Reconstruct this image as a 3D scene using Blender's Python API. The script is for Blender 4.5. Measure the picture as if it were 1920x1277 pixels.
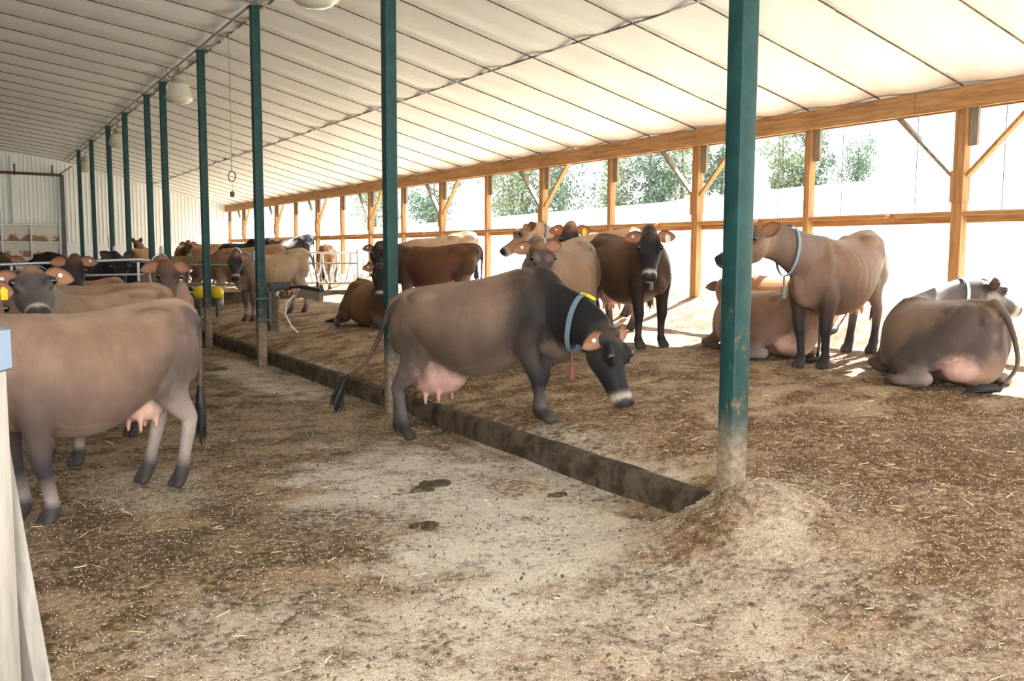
# Dairy barn: open bedded pack with brown cows
import bpy, bmesh, math, random
import numpy as np
from mathutils import Vector, Matrix
from mathutils.kdtree import KDTree
sc = bpy.context.scene
for o in list(bpy.data.objects): bpy.data.objects.remove(o)
col0 = sc.collection
# ---------------------------------------------------------------- camera
cam = bpy.data.cameras.new('camera'); cam.sensor_width = 36; cam.lens = 1720 * 36 / 1920; cam.clip_end = 600; cam.clip_start = .05
co = bpy.data.objects.new('camera', cam); col0.objects.link(co); sc.camera = co
co.matrix_world = Matrix.Translation((0, 0, 1.57)) @ Matrix.Rotation(math.radians(-31.109), 4, 'Z') @ Matrix.Rotation(math.radians(90 - 5.524), 4, 'X') @ Matrix.Rotation(math.radians(.198), 4, 'Z')
# ---------------------------------------------------------------- light: bright sky, sun on the open side, the photographer's flash
wd = bpy.data.worlds.new('sky'); sc.world = wd; wd.use_nodes = True
wn, wl = wd.node_tree.nodes, wd.node_tree.links
bg = wn['Background']; bg.inputs['Strength'].default_value = 3.6
wt = wn.new('ShaderNodeTexCoord'); wsx = wn.new('ShaderNodeSeparateXYZ'); wr = wn.new('ShaderNodeValToRGB')
wl.new(wt.outputs['Generated'], wsx.inputs[0]); wl.new(wsx.outputs['Z'], wr.inputs[0]); wl.new(wr.outputs[0], bg.inputs['Color'])
wr.color_ramp.elements[0].color = (.97, .99, 1., 1); wr.color_ramp.elements[1].color = (.72, .84, 1.0, 1); wr.color_ramp.elements[1].position = .7
sun = bpy.data.lights.new('sun', 'SUN'); sun.energy = 26.; sun.angle = math.radians(.6); sun.color = (1., .975, .94)
so = bpy.data.objects.new('sun', sun); col0.objects.link(so)
so.rotation_euler = Vector((1., .22, .86)).to_track_quat('Z', 'Y').to_euler(); so.location = (20, 6, 18)
fl = bpy.data.lights.new('camera_flash', 'AREA'); fl.shape = 'RECTANGLE'; fl.size = .07; fl.size_y = .045; fl.energy = 115.; fl.color = (1., .96, .92)
fo = bpy.data.objects.new('camera_flash', fl); col0.objects.link(fo)
fo.matrix_world = co.matrix_world @ Matrix.Translation((-.08, .12, -.03))
vs = sc.view_settings; vs.view_transform = 'Standard'; vs.look = 'None'; vs.exposure = .6; vs.gamma = 1.; vs.use_curve_mapping = False
# ---------------------------------------------------------------- materials
M = {}
def new_mat(name, col=(.5, .5, .5), rough=.6, spec=.5, metal=0.):
    m = bpy.data.materials.new(name); m.use_nodes = True; b = m.node_tree.nodes['Principled BSDF']
    b.inputs['Base Color'].default_value = (*col, 1); b.inputs['Roughness'].default_value = rough; b.inputs['Metallic'].default_value = metal
    b.inputs['Specular IOR Level'].default_value = spec
    M[name] = m; return m, m.node_tree.nodes, m.node_tree.links, b
class NT:
    """small node-building helper"""
    def __init__(s, N, L, coord='Object'):
        s.N, s.L = N, L; s.tc = N.new('ShaderNodeTexCoord').outputs[coord]
    def noise(s, scale, detail=4, rough=.55, stretch=None, dist=0.):
        n = s.N.new('ShaderNodeTexNoise'); n.inputs['Scale'].default_value = scale; n.inputs['Detail'].default_value = detail; n.inputs['Roughness'].default_value = rough; n.inputs['Distortion'].default_value = dist
        v = s.tc
        if stretch:
            mp = s.N.new('ShaderNodeMapping'); mp.inputs['Scale'].default_value = stretch; s.L.new(v, mp.inputs[0]); v = mp.outputs[0]
        s.L.new(v, n.inputs['Vector']); return n.outputs[0]
    def rng(s, x, a, b, c=0., d=1.):
        m = s.N.new('ShaderNodeMapRange'); m.interpolation_type = 'SMOOTHSTEP'
        for i, q in enumerate((a, b, c, d)): m.inputs[i + 1].default_value = q
        s.L.new(x, m.inputs[0]); return m.outputs[0]
    def math(s, op, a, b=0.):
        m = s.N.new('ShaderNodeMath'); m.operation = op
        for i, q in enumerate((a, b)):
            if isinstance(q, (int, float)): m.inputs[i].default_value = q
            else: s.L.new(q, m.inputs[i])
        return m.outputs[0]
    def mix(s, f, a, b):
        m = s.N.new('ShaderNodeMix'); m.data_type = 'RGBA'
        if isinstance(f, (int, float)): m.inputs[0].default_value = f
        else: s.L.new(f, m.inputs[0])
        for i, q in ((6, a), (7, b)):
            if isinstance(q, tuple): m.inputs[i].default_value = (*q, 1)
            else: s.L.new(q, m.inputs[i])
        return m.outputs[2]
    def bump(s, h, b, strength=.4, dist=.01):
        n = s.N.new('ShaderNodeBump'); n.inputs['Strength'].default_value = strength; n.inputs['Distance'].default_value = dist
        s.L.new(h, n.inputs['Height']); s.L.new(n.outputs[0], b.inputs['Normal'])
    def sep(s):
        x = s.N.new('ShaderNodeSeparateXYZ'); s.L.new(s.tc, x.inputs[0]); return x.outputs
    def spot(s, x, y, rx, ry, wob=None):
        """soft elliptical stain centred on a place on the floor"""
        X, Y, Z = s._xyz
        d = s.math('ADD', s.math('POWER', s.math('DIVIDE', s.math('SUBTRACT', X, x), rx), 2.), s.math('POWER', s.math('DIVIDE', s.math('SUBTRACT', Y, y), ry), 2.))
        if wob is not None: d = s.math('ADD', d, wob)
        return s.rng(d, 1.3, .2)

m, N, L, b = new_mat('hide', rough=.6, spec=.2)
a = N.new('ShaderNodeVertexColor'); a.layer_name = 'coat'; t = NT(N, L)
q = t.rng(t.noise(1., 8, .65, (5, 5, 2.5)), .3, .7, .84, 1.15)
mx = N.new('ShaderNodeVectorMath'); mx.operation = 'SCALE'; L.new(a.outputs[0], mx.inputs[0]); L.new(q, mx.inputs['Scale']); L.new(mx.outputs[0], b.inputs['Base Color'])
t.bump(t.noise(1., 3, .6, (110, 110, 35)), b, .3, .004); b.inputs['Sheen Weight'].default_value = .03; b.inputs['Sheen Roughness'].default_value = .45
new_mat('eye', (.006, .005, .005), .05, .9); new_mat('tuft', (.010, .009, .009), .55)
new_mat('tag_yellow', (.80, .60, .03), .45); new_mat('tag_white', (.72, .70, .60), .45)
new_mat('collar_grey', (.15, .23, .27), .6); new_mat('collar_pale', (.55, .58, .60), .6); new_mat('weight_red', (.22, .055, .045), .5); new_mat('weight_grey', (.17, .15, .14), .5)

# ground: pale sawdust over brown trodden bedding and wet manure
m, N, L, b = new_mat('ground', rough=.85, spec=.25); t = NT(N, L); t._xyz = t.sep()
wob = t.rng(t.noise(1.6, 6, .65), .2, .8, -.9, .9)
big = t.noise(.55, 5, .6); mid = t.noise(2.6, 6, .68, dist=.4); fine = t.noise(22, 6, .75); grit = t.noise(95, 3, .7)
tan = t.mix(t.rng(grit, .32, .68), (.29, .19, .108), (.66, .50, .335))
pale = t.mix(t.rng(grit, .3, .62), (.46, .38, .285), (.80, .725, .61))
brown = t.mix(t.rng(fine, .3, .7), (.10, .052, .022), (.24, .135, .062))
wet = t.mix(t.rng(fine, .3, .7), (.055, .037, .016), (.15, .098, .046))
speck = t.rng(t.math('ADD', t.math('MULTIPLY', fine, .6), t.math('MULTIPLY', grit, .4)), .40, .60)
c = t.mix(t.rng(t.math('ADD', t.math('MULTIPLY', mid, .55), t.math('ADD', t.math('MULTIPLY', fine, .3), t.math('MULTIPLY', big, .15))), .425, .575), brown, tan)
# scraped alley on the left: manure film
al = t.math('MULTIPLY', t.rng(t._xyz[0], 4.0, 3.4), t.rng(t._xyz[1], 2.2, 4.6))
cov = t.rng(t.math('ADD', t.math('MULTIPLY', mid, .5), t.math('MULTIPLY', fine, .5)), .43, .56)
c = t.mix(t.math('MULTIPLY', al, .95), c, t.mix(cov, wet, t.mix(.35, tan, wet)))
for x, y, rx, ry, k in ((2.85, 5.3, 1.15, 1.6, .95), (2.6, 4.1, 1.0, .9, .95), (1.0, 6.4, .45, .8, .35), (1.2, 3.3, 1.1, .8, .5), (2.3, 3.0, 1.3, .8, .55), (3.3, 11.3, .5, 2.2, .7), (2.2, 1.9, 1.3, .5, .5), (3.6, 3.3, .6, .4, .25)):
    f = t.math('MULTIPLY', t.spot(x, y, rx, ry, wob), k)
    c = t.mix(t.math('MULTIPLY', f, t.rng(t.math('ADD', t.math('MULTIPLY', mid, .4), t.math('MULTIPLY', fine, .6)), .36, .54)), c, pale)
for x, y, rx, ry, k in ((1.4, 4.9, 1.1, .5, .8), (3.15, 5.25, .28, .35, .75), (2.95, 3.35, .5, .4, .6), (4.5, 2.8, 1.0, .9, .75), (5.4, 3.3, 1.2, 1.2, .7), (3.7, 2.1, .8, .5, .6), (4.0, 3.6, .35, .5, .5), (4.1, 5.3, .5, .9, .6), (4.5, 4.1, .6, .5, .5), (5.2, 9.5, 1.0, 2.5, .55), (.6, 5.2, .4, 1., .7)):
    f = t.math('MULTIPLY', t.spot(x, y, rx, ry, wob), k)
    c = t.mix(t.math('MULTIPLY', f, t.rng(fine, .66, .40)), c, t.mix(t.rng(t._xyz[0], 2.6, 2.9), wet, brown))
L.new(c, b.inputs['Base Color'])
t.bump(t.math('ADD', t.math('MULTIPLY', fine, .7), t.math('ADD', t.math('MULTIPLY', grit, .35), mid)), b, .8, .03)
L.new(t.rng(al, 0., 1., .9, .62), b.inputs['Roughness'])

m, N, L, b = new_mat('chip', rough=.7, spec=.3)
a = N.new('ShaderNodeVertexColor'); a.layer_name = 'tone'; L.new(a.outputs[0], b.inputs['Base Color'])
m, N, L, b = new_mat('manure', rough=.45); t = NT(N, L); L.new(t.mix(t.rng(t.noise(30, 4), .3, .7), (.028, .020, .009), (.085, .058, .024)), b.inputs['Base Color']); t.bump(t.noise(40, 4), b, .7, .02)
m, N, L, b = new_mat('concrete', rough=.85, spec=.25); t = NT(N, L)
L.new(t.mix(t.rng(t.noise(5, 6, .7), .38, .6), (.040, .030, .019), (.115, .088, .060)), b.inputs['Base Color']); t.bump(t.noise(60, 5, .7), b, .5, .01)
m, N, L, b = new_mat('ceiling_cloth', rough=.38, spec=.35); t = NT(N, L)
L.new(t.mix(t.noise(1.2, 3), (.87, .865, .86), (.91, .905, .90)), b.inputs['Base Color'])
t.bump(t.math('ADD', t.noise(1., 3, .5, (1.1, 5., 1.)), t.math('MULTIPLY', t.noise(1., 2, .5, (3., 10., 1.)), .4)), b, .35, .06)
m, N, L, b = new_mat('seam', rough=.7); t = NT(N, L); L.new(t.mix(t.rng(t.noise(7, 3, .6), .45, .62), (.060, .040, .030), (.20, .15, .11)), b.inputs['Base Color'])
m, N, L, b = new_mat('seam_light', rough=.6); b.inputs['Base Color'].default_value = (.45, .42, .38, 1)
new_mat('conduit', (.30, .29, .28), .5)
m, N, L, b = new_mat('green_paint', rough=.5, spec=.3); t = NT(N, L); X, Y, Z = t.sep()
paint = t.mix(t.rng(t.noise(9, 5, .7), .35, .7), (.006, .038, .037), (.011, .060, .057))
rust = t.mix(t.rng(t.noise(25, 4), .35, .65), (.07, .05, .028), (.20, .145, .085))
low = t.rng(Z, 2.0, .55); nz = t.noise(5.5, 7, .72, (1, 1, .55))
f = t.rng(t.math('ADD', nz, t.math('MULTIPLY', low, .10)), .61, .74)
dust = t.mix(t.rng(t.noise(30, 4), .3, .7), (.20, .145, .095), (.36, .275, .19))
f2 = t.rng(t.math('ADD', Z, t.math('MULTIPLY', nz, .5)), 1.02, .72)
L.new(t.mix(t.math('MULTIPLY', f2, .85), t.mix(f, paint, rust), dust), b.inputs['Base Color'])
L.new(t.math('MAXIMUM', t.rng(f, 0., 1., .48, .8), t.math('MULTIPLY', f2, .8)), b.inputs['Roughness'])
def wood(name, c1, c2, along=(3, 3, 3)):
    m, N, L, b = new_mat(name, rough=.7, spec=.3); t = NT(N, L)
    g = t.noise(1., 6, .65, along); k = t.rng(t.noise(1.3, 4, .6), .5, .78)
    L.new(t.mix(t.math('MULTIPLY', k, .35), t.mix(t.rng(g, .3, .7), c1, c2), (.10, .060, .032)), b.inputs['Base Color']); t.bump(g, b, .25, .004)
wood('pine_y', (.28, .14, .055), (.50, .285, .125), (30, 2., 30)); wood('pine_z', (.28, .14, .055), (.48, .27, .115), (30, 30, 2.))
wood('grey_wood', (.17, .14, .10), (.33, .28, .21), (20, 20, 3)); wood('plank', (.36, .23, .12), (.52, .36, .21), (3, 20, 20))
m, N, L, b = new_mat('white_steel', rough=.45, spec=.5); t = NT(N, L); L.new(t.mix(t.rng(t.noise(.8, 5, .6), .35, .7), (.86, .865, .865), (.80, .80, .78)), b.inputs['Base Color'])
m, N, L, b = new_mat('rusty_panel', rough=.6); t = NT(N, L); X, Y, Z = t.sep()
zz = t.math('FRACT', t.math('DIVIDE', t.math('SUBTRACT', Z, .62), .62))
f = t.rng(t.math('ADD', t.noise(3.5, 6, .7, (1, 1, 1.)), t.math('MULTIPLY', t.rng(zz, .75, .0), .30)), .62, .74)
L.new(t.mix(f, (.66, .62, .55), t.mix(t.noise(8, 3), (.20, .085, .04), (.40, .22, .12))), b.inputs['Base Color'])
new_mat('dark_steel', (.085, .085, .09), .5); new_mat('rust_pipe', (.10, .045, .03), .6)
m, N, L, b = new_mat('galvanized', (.50, .51, .52), .42, .5, .75); t = NT(N, L); L.new(t.mix(t.noise(25, 3), (.38, .39, .40), (.62, .63, .64)), b.inputs['Base Color'])
new_mat('white_pipe', (.75, .74, .71), .4); new_mat('yellow_plastic', (.80, .58, .01), .35)
new_mat('lamp_body', (.36, .34, .29), .5); 
m, N, L, b = new_mat('lamp_lens', (.78, .74, .62), .18, .6); b.inputs['Transmission Weight'].default_value = .25
new_mat('bristle', (.20, .16, .105), .8); new_mat('black_steel', (.035, .036, .04), .5); new_mat('white_hose', (.72, .73, .72), .45); new_mat('wire', (.16, .16, .16), .5)
m, N, L, b = new_mat('white_rail', (.78, .79, .80), .5); m, N, L, b = new_mat('cap_blue', (.15, .20, .27), .45)
m, N, L, b = new_mat('weathered_plank', rough=.7); t = NT(N, L); L.new(t.mix(t.rng(t.noise(1., 5, .6, (12, 12, 2)), .3, .7), (.15, .135, .115), (.31, .285, .25)), b.inputs['Base Color'])
m, N, L, b = new_mat('field', rough=.9, spec=.1); t = NT(N, L); L.new(t.mix(t.rng(t.noise(.35, 6, .7), .4, .62), (.40, .43, .30), (.52, .52, .42)), b.inputs['Base Color'])
m, N, L, b = new_mat('leaf', rough=.7, spec=.2); t = NT(N, L); L.new(t.mix(t.noise(.5, 3), (.16, .20, .11), (.28, .31, .19)), b.inputs['Base Color'])
m, N, L, b = new_mat('leaf_dark', rough=.7, spec=.2); t = NT(N, L); L.new(t.mix(t.noise(.7, 3), (.08, .13, .085), (.16, .21, .14)), b.inputs['Base Color'])
new_mat('bark', (.13, .10, .075), .9); new_mat('weed', (.16, .28, .07), .7)
def unit(v):
    v = np.asarray(v, float); n = np.linalg.norm(v); return v / n if n > 1e-9 else v
# ---------------------------------------------------------------- helpers
class MB:
    """collects shapes and builds ONE mesh object"""
    def __init__(s): s.v = []; s.f = []
    def _a(s, V, F):
        o = len(s.v); s.v += [tuple(float(c) for c in p) for p in V]; s.f += [tuple(i + o for i in f) for f in F]
    def box(s, lo, hi):
        lo = np.array(lo, float); hi = np.array(hi, float); c = (lo + hi)/2; h = (hi - lo)/2
        s.boxo(c, (np.array([h[0], 0, 0]), np.array([0, h[1], 0]), np.array([0, 0, h[2]])))
    def boxo(s, c, ax):
        """oriented box, edges eased a little"""
        a, b, d = [np.asarray(q, float) for q in ax]; c = np.asarray(c, float)
        la, lb, ld = [np.linalg.norm(q) for q in (a, b, d)]; e = min(.004, .2*min(la, lb, ld)); k = [1 - e/q for q in (la, lb, ld)]
        V = []; 
        for sx in (-1, 1):
            for sy in (-1, 1):
                for sz in (-1, 1):
                    V += [c + a*sx + b*sy*k[1] + d*sz*k[2], c + a*sx*k[0] + b*sy + d*sz*k[2], c + a*sx*k[0] + b*sy*k[1] + d*sz]
        I = lambda x, y, z, t: ((x*2 + y)*2 + z)*3 + t
        F = [(I(0,0,0,0), I(0,0,1,0), I(0,1,1,0), I(0,1,0,0)), (I(1,0,0,0), I(1,1,0,0), I(1,1,1,0), I(1,0,1,0)),
             (I(0,0,0,1), I(1,0,0,1), I(1,0,1,1), I(0,0,1,1)), (I(0,1,0,1), I(0,1,1,1), I(1,1,1,1), I(1,1,0,1)),
             (I(0,0,0,2), I(0,1,0,2), I(1,1,0,2), I(1,0,0,2)), (I(0,0,1,2), I(1,0,1,2), I(1,1,1,2), I(0,1,1,2))]
        for x in (0, 1):
            for y in (0, 1): F.append((I(x,y,0,0), I(x,y,0,1), I(x,y,1,1), I(x,y,1,0)))
            for z in (0, 1): F.append((I(x,0,z,0), I(x,0,z,2), I(x,1,z,2), I(x,1,z,0)))
        for y in (0, 1):
            for z in (0, 1): F.append((I(0,y,z,1), I(0,y,z,2), I(1,y,z,2), I(1,y,z,1)))
        for x in (0, 1):
            for y in (0, 1):
                for z in (0, 1): F.append((I(x,y,z,0), I(x,y,z,1), I(x,y,z,2)))
        s._a(V, F)
    def beam(s, a, b, w, h, up=(0, 0, 1)):
        """board from a to b, w across, h along up"""
        a = np.asarray(a, float); b = np.asarray(b, float); t = b - a; u = np.asarray(up, float)
        tn = t/np.linalg.norm(t); u = u - tn*u.dot(tn); u /= np.linalg.norm(u); sd = np.cross(tn, u)
        s.boxo((a + b)/2, (t/2, sd*w/2, u*h/2))
    def tube(s, pts, r, n=10, closed=False):
        pts = [np.asarray(p, float) for p in pts]; m = len(pts); r = [r]*m if np.isscalar(r) else list(r)
        V = []; F = []; prev = None
        for i in range(m):
            t = pts[(i+1) % m] - pts[i-1] if closed else pts[min(i+1, m-1)] - pts[max(i-1, 0)]
            t = t/(np.linalg.norm(t) + 1e-12)
            if prev is None:
                h = np.array([0, 0, 1.]) if abs(t[2]) < .9 else np.array([1., 0, 0])
                prev = np.cross(t, h); 
            u = prev - t*prev.dot(t); u /= np.linalg.norm(u) + 1e-12; w = np.cross(t, u); prev = u
            for k in range(n):
                a = 2*math.pi*k/n; V.append(pts[i] + (u*math.cos(a) + w*math.sin(a))*r[i])
        for i in range(m if closed else m - 1):
            for k in range(n):
                a, b = i*n + k, i*n + (k+1) % n; c, d = ((i+1) % m)*n + k, ((i+1) % m)*n + (k+1) % n
                F.append((a, b, d, c))
        if not closed:
            F.append(tuple(range(n))[::-1]); F.append(tuple((m-1)*n + k for k in range(n)))
        s._a(V, F)
    def cyl(s, a, b, ra, rb, n=16): s.tube([a, b], [ra, rb], n)
    def lathe(s, c, prof, n=24, axis=None):
        c = np.asarray(c, float); V = []; F = []
        for r, z in prof:
            for k in range(n):
                a = 2*math.pi*k/n; V.append(c + np.array([r*math.cos(a), r*math.sin(a), z]))
        for i in range(len(prof) - 1):
            for k in range(n): F.append((i*n + k, i*n + (k+1) % n, (i+1)*n + (k+1) % n, (i+1)*n + k))
        F.append(tuple(range(n))[::-1]); F.append(tuple((len(prof)-1)*n + k for k in range(n)))
        s._a(V, F)
    def sphere(s, c, r, n=12, m=8):
        c = np.asarray(c, float); r = np.ones(3)*r
        pr = [(math.sin(math.pi*i/m), -math.cos(math.pi*i/m)) for i in range(m + 1)]
        V = []; F = []
        for q, z in pr:
            for k in range(n):
                a = 2*math.pi*k/n; V.append(c + np.array([max(q, .01)*math.cos(a)*r[0], max(q, .01)*math.sin(a)*r[1], z*r[2]]))
        for i in range(m):
            for k in range(n): F.append((i*n + k, i*n + (k+1) % n, (i+1)*n + (k+1) % n, (i+1)*n + k))
        F.append(tuple(range(n))[::-1]); F.append(tuple(m*n + k for k in range(n)))
        s._a(V, F)
    def band(s, loop, ctr, ax, hw, th):
        n = len(loop); V = []; F = []
        for p in loop:
            o = unit(p - ctr)*th
            V += [p - ax*hw, p + ax*hw, p + ax*hw + o, p - ax*hw + o]
        for i in range(n):
            j = (i + 1) % n
            for k in range(4): F.append((i*4 + k, i*4 + (k+1) % 4, j*4 + (k+1) % 4, j*4 + k))
        s._a(V, F)
    def build(s, name, m, parent=None, smooth=None):
        me = bpy.data.meshes.new(name); me.from_pydata(s.v, [], s.f); me.validate()
        b = bmesh.new(); b.from_mesh(me); bmesh.ops.recalc_face_normals(b, faces=b.faces); b.to_mesh(me); b.free()
        me.materials.append(m); o = bpy.data.objects.new(name, me); col0.objects.link(o)
        if parent is not None: o.parent = parent
        if smooth is None or smooth:
            me.polygons.foreach_set('use_smooth', [True]*len(me.polygons)); me.set_sharp_from_angle(angle=math.radians(38))
        return o

def thing(name, label, cat, loc=(0, 0, 0), rotz=0., group=None):
    o = bpy.data.objects.new(name, None); col0.objects.link(o); o.empty_display_size = .1
    o.location = loc; o.rotation_euler = (0, 0, rotz); o['label'] = label; o['category'] = cat
    if group: o['group'] = group
    return o
def tag(o, label, cat, group=None, kind=None):
    o['label'] = label; o['category'] = cat
    if group: o['group'] = group
    if kind: o['kind'] = kind
    return o
def struct(o, label=None):
    o['kind'] = 'structure'
    if label: o['label'] = label
    return o
# ---------------------------------------------------------------- ground shape
_r = np.random.RandomState(4)
def _waves(n, lo, hi):
    k = np.exp(_r.uniform(math.log(lo), math.log(hi), n)); a = _r.uniform(0, 2*math.pi, n); p = _r.uniform(0, 2*math.pi, n)
    return k*np.cos(a), k*np.sin(a), p, 1/np.sqrt(k)
W1, W2 = _waves(26, 1.2, 9.), _waves(30, 8., 40.)
def wsum(W, X, Y):
    s = 0.
    for kx, ky, p, a in zip(*W): s = s + a*np.sin(kx*X + ky*Y + p)
    return s / math.sqrt(len(W[0]))
def ss(a, b, x):
    t = np.clip((x - a)/(b - a), 0, 1); return t*t*(3 - 2*t)
XW, Y_POST0, SP, Y_END = 9.36, 6.11, 2.074, 37.6                       # open wall: plane, first post, post spacing, end wall
def ground_z(X, Y):
    X = np.asarray(X, float); Y = np.asarray(Y, float)
    far = np.interp(X, [3.63, 3.70, 4.0, 5, 6.5, 8, XW], [0, .195, .27, .4, .5, .58, .93])
    near = np.interp(X, [4.2, 5, 6.5, 8, XW], [.29, .4, .5, .58, .93]) * ss(2.3, 4.2, X)
    w = ss(3.55, 4.15, Y); z = far*w + near*(1 - w)
    z = z + .17*np.exp(-((X - 3.5)**2 + (Y - 3.38)**2)/.30**2) + .05*np.exp(-((X - 3.5)**2 + (Y - 8.0)**2)/.3**2)
    onp = ss(3.3, 4.1, X)
    return z + onp*(.022*wsum(W1, X, Y) + .016*wsum(W2, X, Y)) + (1 - onp)*(.010*wsum(W1, X, Y) + .004*wsum(W2, X, Y)) - (1 - onp)*.01
def gz(x, y): return float(ground_z(x, y))
def grid_mesh(name, xs, ys, zf, m, kind=None):
    X, Y = np.meshgrid(xs, ys); Z = zf(X, Y); V = np.stack([X, Y, Z], -1).reshape(-1, 3); nx, ny = len(xs), len(ys)
    i = (np.arange(ny - 1)[:, None]*nx + np.arange(nx - 1)[None]).ravel(); F = np.stack([i, i + 1, i + nx + 1, i + nx], 1)
    me = bpy.data.meshes.new(name); me.from_pydata(V.tolist(), [], F.tolist()); me.materials.append(m); me.polygons.foreach_set('use_smooth', [True]*len(me.polygons))
    o = bpy.data.objects.new(name, me); col0.objects.link(o); return o
xs = np.concatenate([np.arange(-8., -1., .35), np.arange(-1., XW + .02, .05)])
ys = np.concatenate([np.arange(-6., 1., .35), np.arange(1., 10., .05), np.arange(10., 20., .12), np.arange(20., Y_END + .3, .35)])
struct(grid_mesh('floor', xs, ys, ground_z, M['ground']))
fx = np.concatenate([np.linspace(XW, 14, 12), np.linspace(15, 130, 60)]); fy = np.linspace(-60, 160, 70)
def field_z(X, Y): return np.interp(X, [XW, 11, 60, 75, 130], [.93, .92, 6.9, 8.2, 8.4]) + .25*np.sin(X*.2 + Y*.11) * ss(12, 30, X)
struct(grid_mesh('field_ground', fx, fy, field_z, M['field']))
# ---------------------------------------------------------------- shell
EAVE = 3.345
def roof_z(X): return np.interp(X, [-8.5, -1.5, 3.5, XW, XW + 1.], [4.5, 5.52, EAVE + .25*(XW - 3.5), EAVE, EAVE - .25])
rx = np.concatenate([np.linspace(-8.2, -1.5, 14), np.linspace(-1.4, XW + .45, 60)]); ry = np.arange(-6.2, Y_END + .3, .13)
struct(grid_mesh('ceiling', rx, ry, lambda X, Y: roof_z(X) + .018*np.cos((Y - Y_POST0)*2*math.pi/(SP/2)) + .006*wsum(W1, X*.6, Y*1.2), M['ceiling_cloth']))
B = MB()                                                              # outer roof skin a hand above the cloth
for a, b in ((-8.3, -1.5), (-1.5, 3.5), (3.5, XW + .5)):
    za, zb = float(roof_z(a)) + .16, float(roof_z(b)) + .16
    B._a([(a, -6.3, za), (b, -6.3, zb), (b, Y_END + .3, zb), (a, Y_END + .3, za), (a, -6.3, za + .04), (b, -6.3, zb + .04), (b, Y_END + .3, zb + .04), (a, Y_END + .3, za + .04)],
         [(0, 1, 2, 3), (4, 7, 6, 5), (0, 4, 5, 1), (1, 5, 6, 2), (2, 6, 7, 3), (3, 7, 4, 0)])
struct(B.build('ceiling', M['white_steel']))
B = MB(); rr = random.Random(2)
for k in range(-11, 31):
    y = Y_POST0 + k*SP/2
    if y < -5.5 or y > Y_END: continue
    x = XW - .05
    while x > -7.8:
        ln = rr.uniform(.5, 1.1); x2 = max(x - ln, -7.9)
        B.beam((x, y + rr.uniform(-.006, .006), roof_z(x) - .0), (x2, y + rr.uniform(-.006, .006), roof_z(x2)), .014, .012); x = x2 - .004
struct(B.build('trim_1', M['seam']))
B = MB(); B2 = MB()
for X in (.62, 3.62, 6.45):
    y = -5.
    while y < Y_END - .2:
        ln = rr.uniform(.10, .26); z = float(roof_z(X)) - .015
        (B if rr.random() < .62 else B2).beam((X + rr.uniform(-.008, .008), y, z), (X + rr.uniform(-.008, .008), y + ln, z), .032, .012); y += ln
struct(B.build('trim_2', M['seam'])); struct(B2.build('trim_3', M['seam_light']))
def corrugated(name, pts, z0, zf, m, pitch=.2):
    """pts: a straight run from a to b; ribs as real folds"""
    a, b = np.array(pts[0], float), np.array(pts[1], float); ln = np.linalg.norm(b - a); t = (b - a)/ln; nrm = np.array([-t[1], t[0]])
    V = []; F = []; s = 0.; prof = []
    while s < ln:
        for ds, h in ((0, 0), (.55*pitch, 0), (.65*pitch, .14*pitch), (.9*pitch, .14*pitch)): prof.append((min(s + ds, ln), h))
        s += pitch
    for s, h in prof:
        p = a + t*s + nrm*h; V += [(p[0], p[1], z0), (p[0], p[1], zf(p[0]))]
    for i in range(len(prof) - 1): F.append((2*i, 2*i + 2, 2*i + 3, 2*i + 1))
    B = MB(); B._a(V, F); o = B.build(name, m, smooth=False); return o
struct(corrugated('wall_far', ((XW + .4, Y_END + .05), (-8.2, Y_END + .05)), 1.78, lambda x: float(roof_z(x)) + .05, M['white_steel'], .135))
B = MB(); B.box((-8.2, Y_END + .02, 0), (XW + .4, Y_END + .12, 1.80)); struct(B.build('wall_far', M['white_steel']))
struct(corrugated('wall_left', ((-8., Y_END), (-8., -6.)), 0., lambda x: float(roof_z(-8.)) + .05, M['white_steel'], .4))
# far door with rusty panels, its dark jamb and the pipe above
d = MB(); d.box((-.4, Y_END - .10, .62), (3.28, Y_END - .06, 2.48)); dr = struct(d.build('door_1', M['rusty_panel']))
f = MB()
for x in (-.4, .50, 1.42, 2.34, 3.28): f.box((x - .03, Y_END - .15, .6), (x + .03, Y_END - .10, 2.5))
for z in (.62, 1.24, 1.86, 2.48): f.box((-.43, Y_END - .145, z - .025), (3.31, Y_END - .10, z + .025))
f.build('door_frame', M['galvanized'], dr)
B = MB(); B.box((3.34, Y_END - .22, .3), (3.48, Y_END - .08, 4.30)); struct(B.build('trim_4', M['dark_steel']))
B = MB(); B.tube([(-1.5, Y_END - .25, 4.33), (1.7, Y_END - .25, 4.30), (3.42, Y_END - .25, 4.28)], .05, 12); B.tube([(3.3, Y_END - .25, 4.28), (3.75, Y_END - .25, 4.62)], .02, 8)
for x in (-2, 1.9, 3.1): B.tube([(x, Y_END - .25, 4.22), (x, Y_END - .25, 4.62)], .03, 8)
tag(B.build('pipe', M['rust_pipe']), 'rusty brown pipe running high across the far white wall', 'pipe')
B = MB(); B.box((1.78, Y_END - .03, 2.5), (2.0, Y_END + .02, 4.9)); struct(B.build('trim_5', M['white_steel']))
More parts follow.
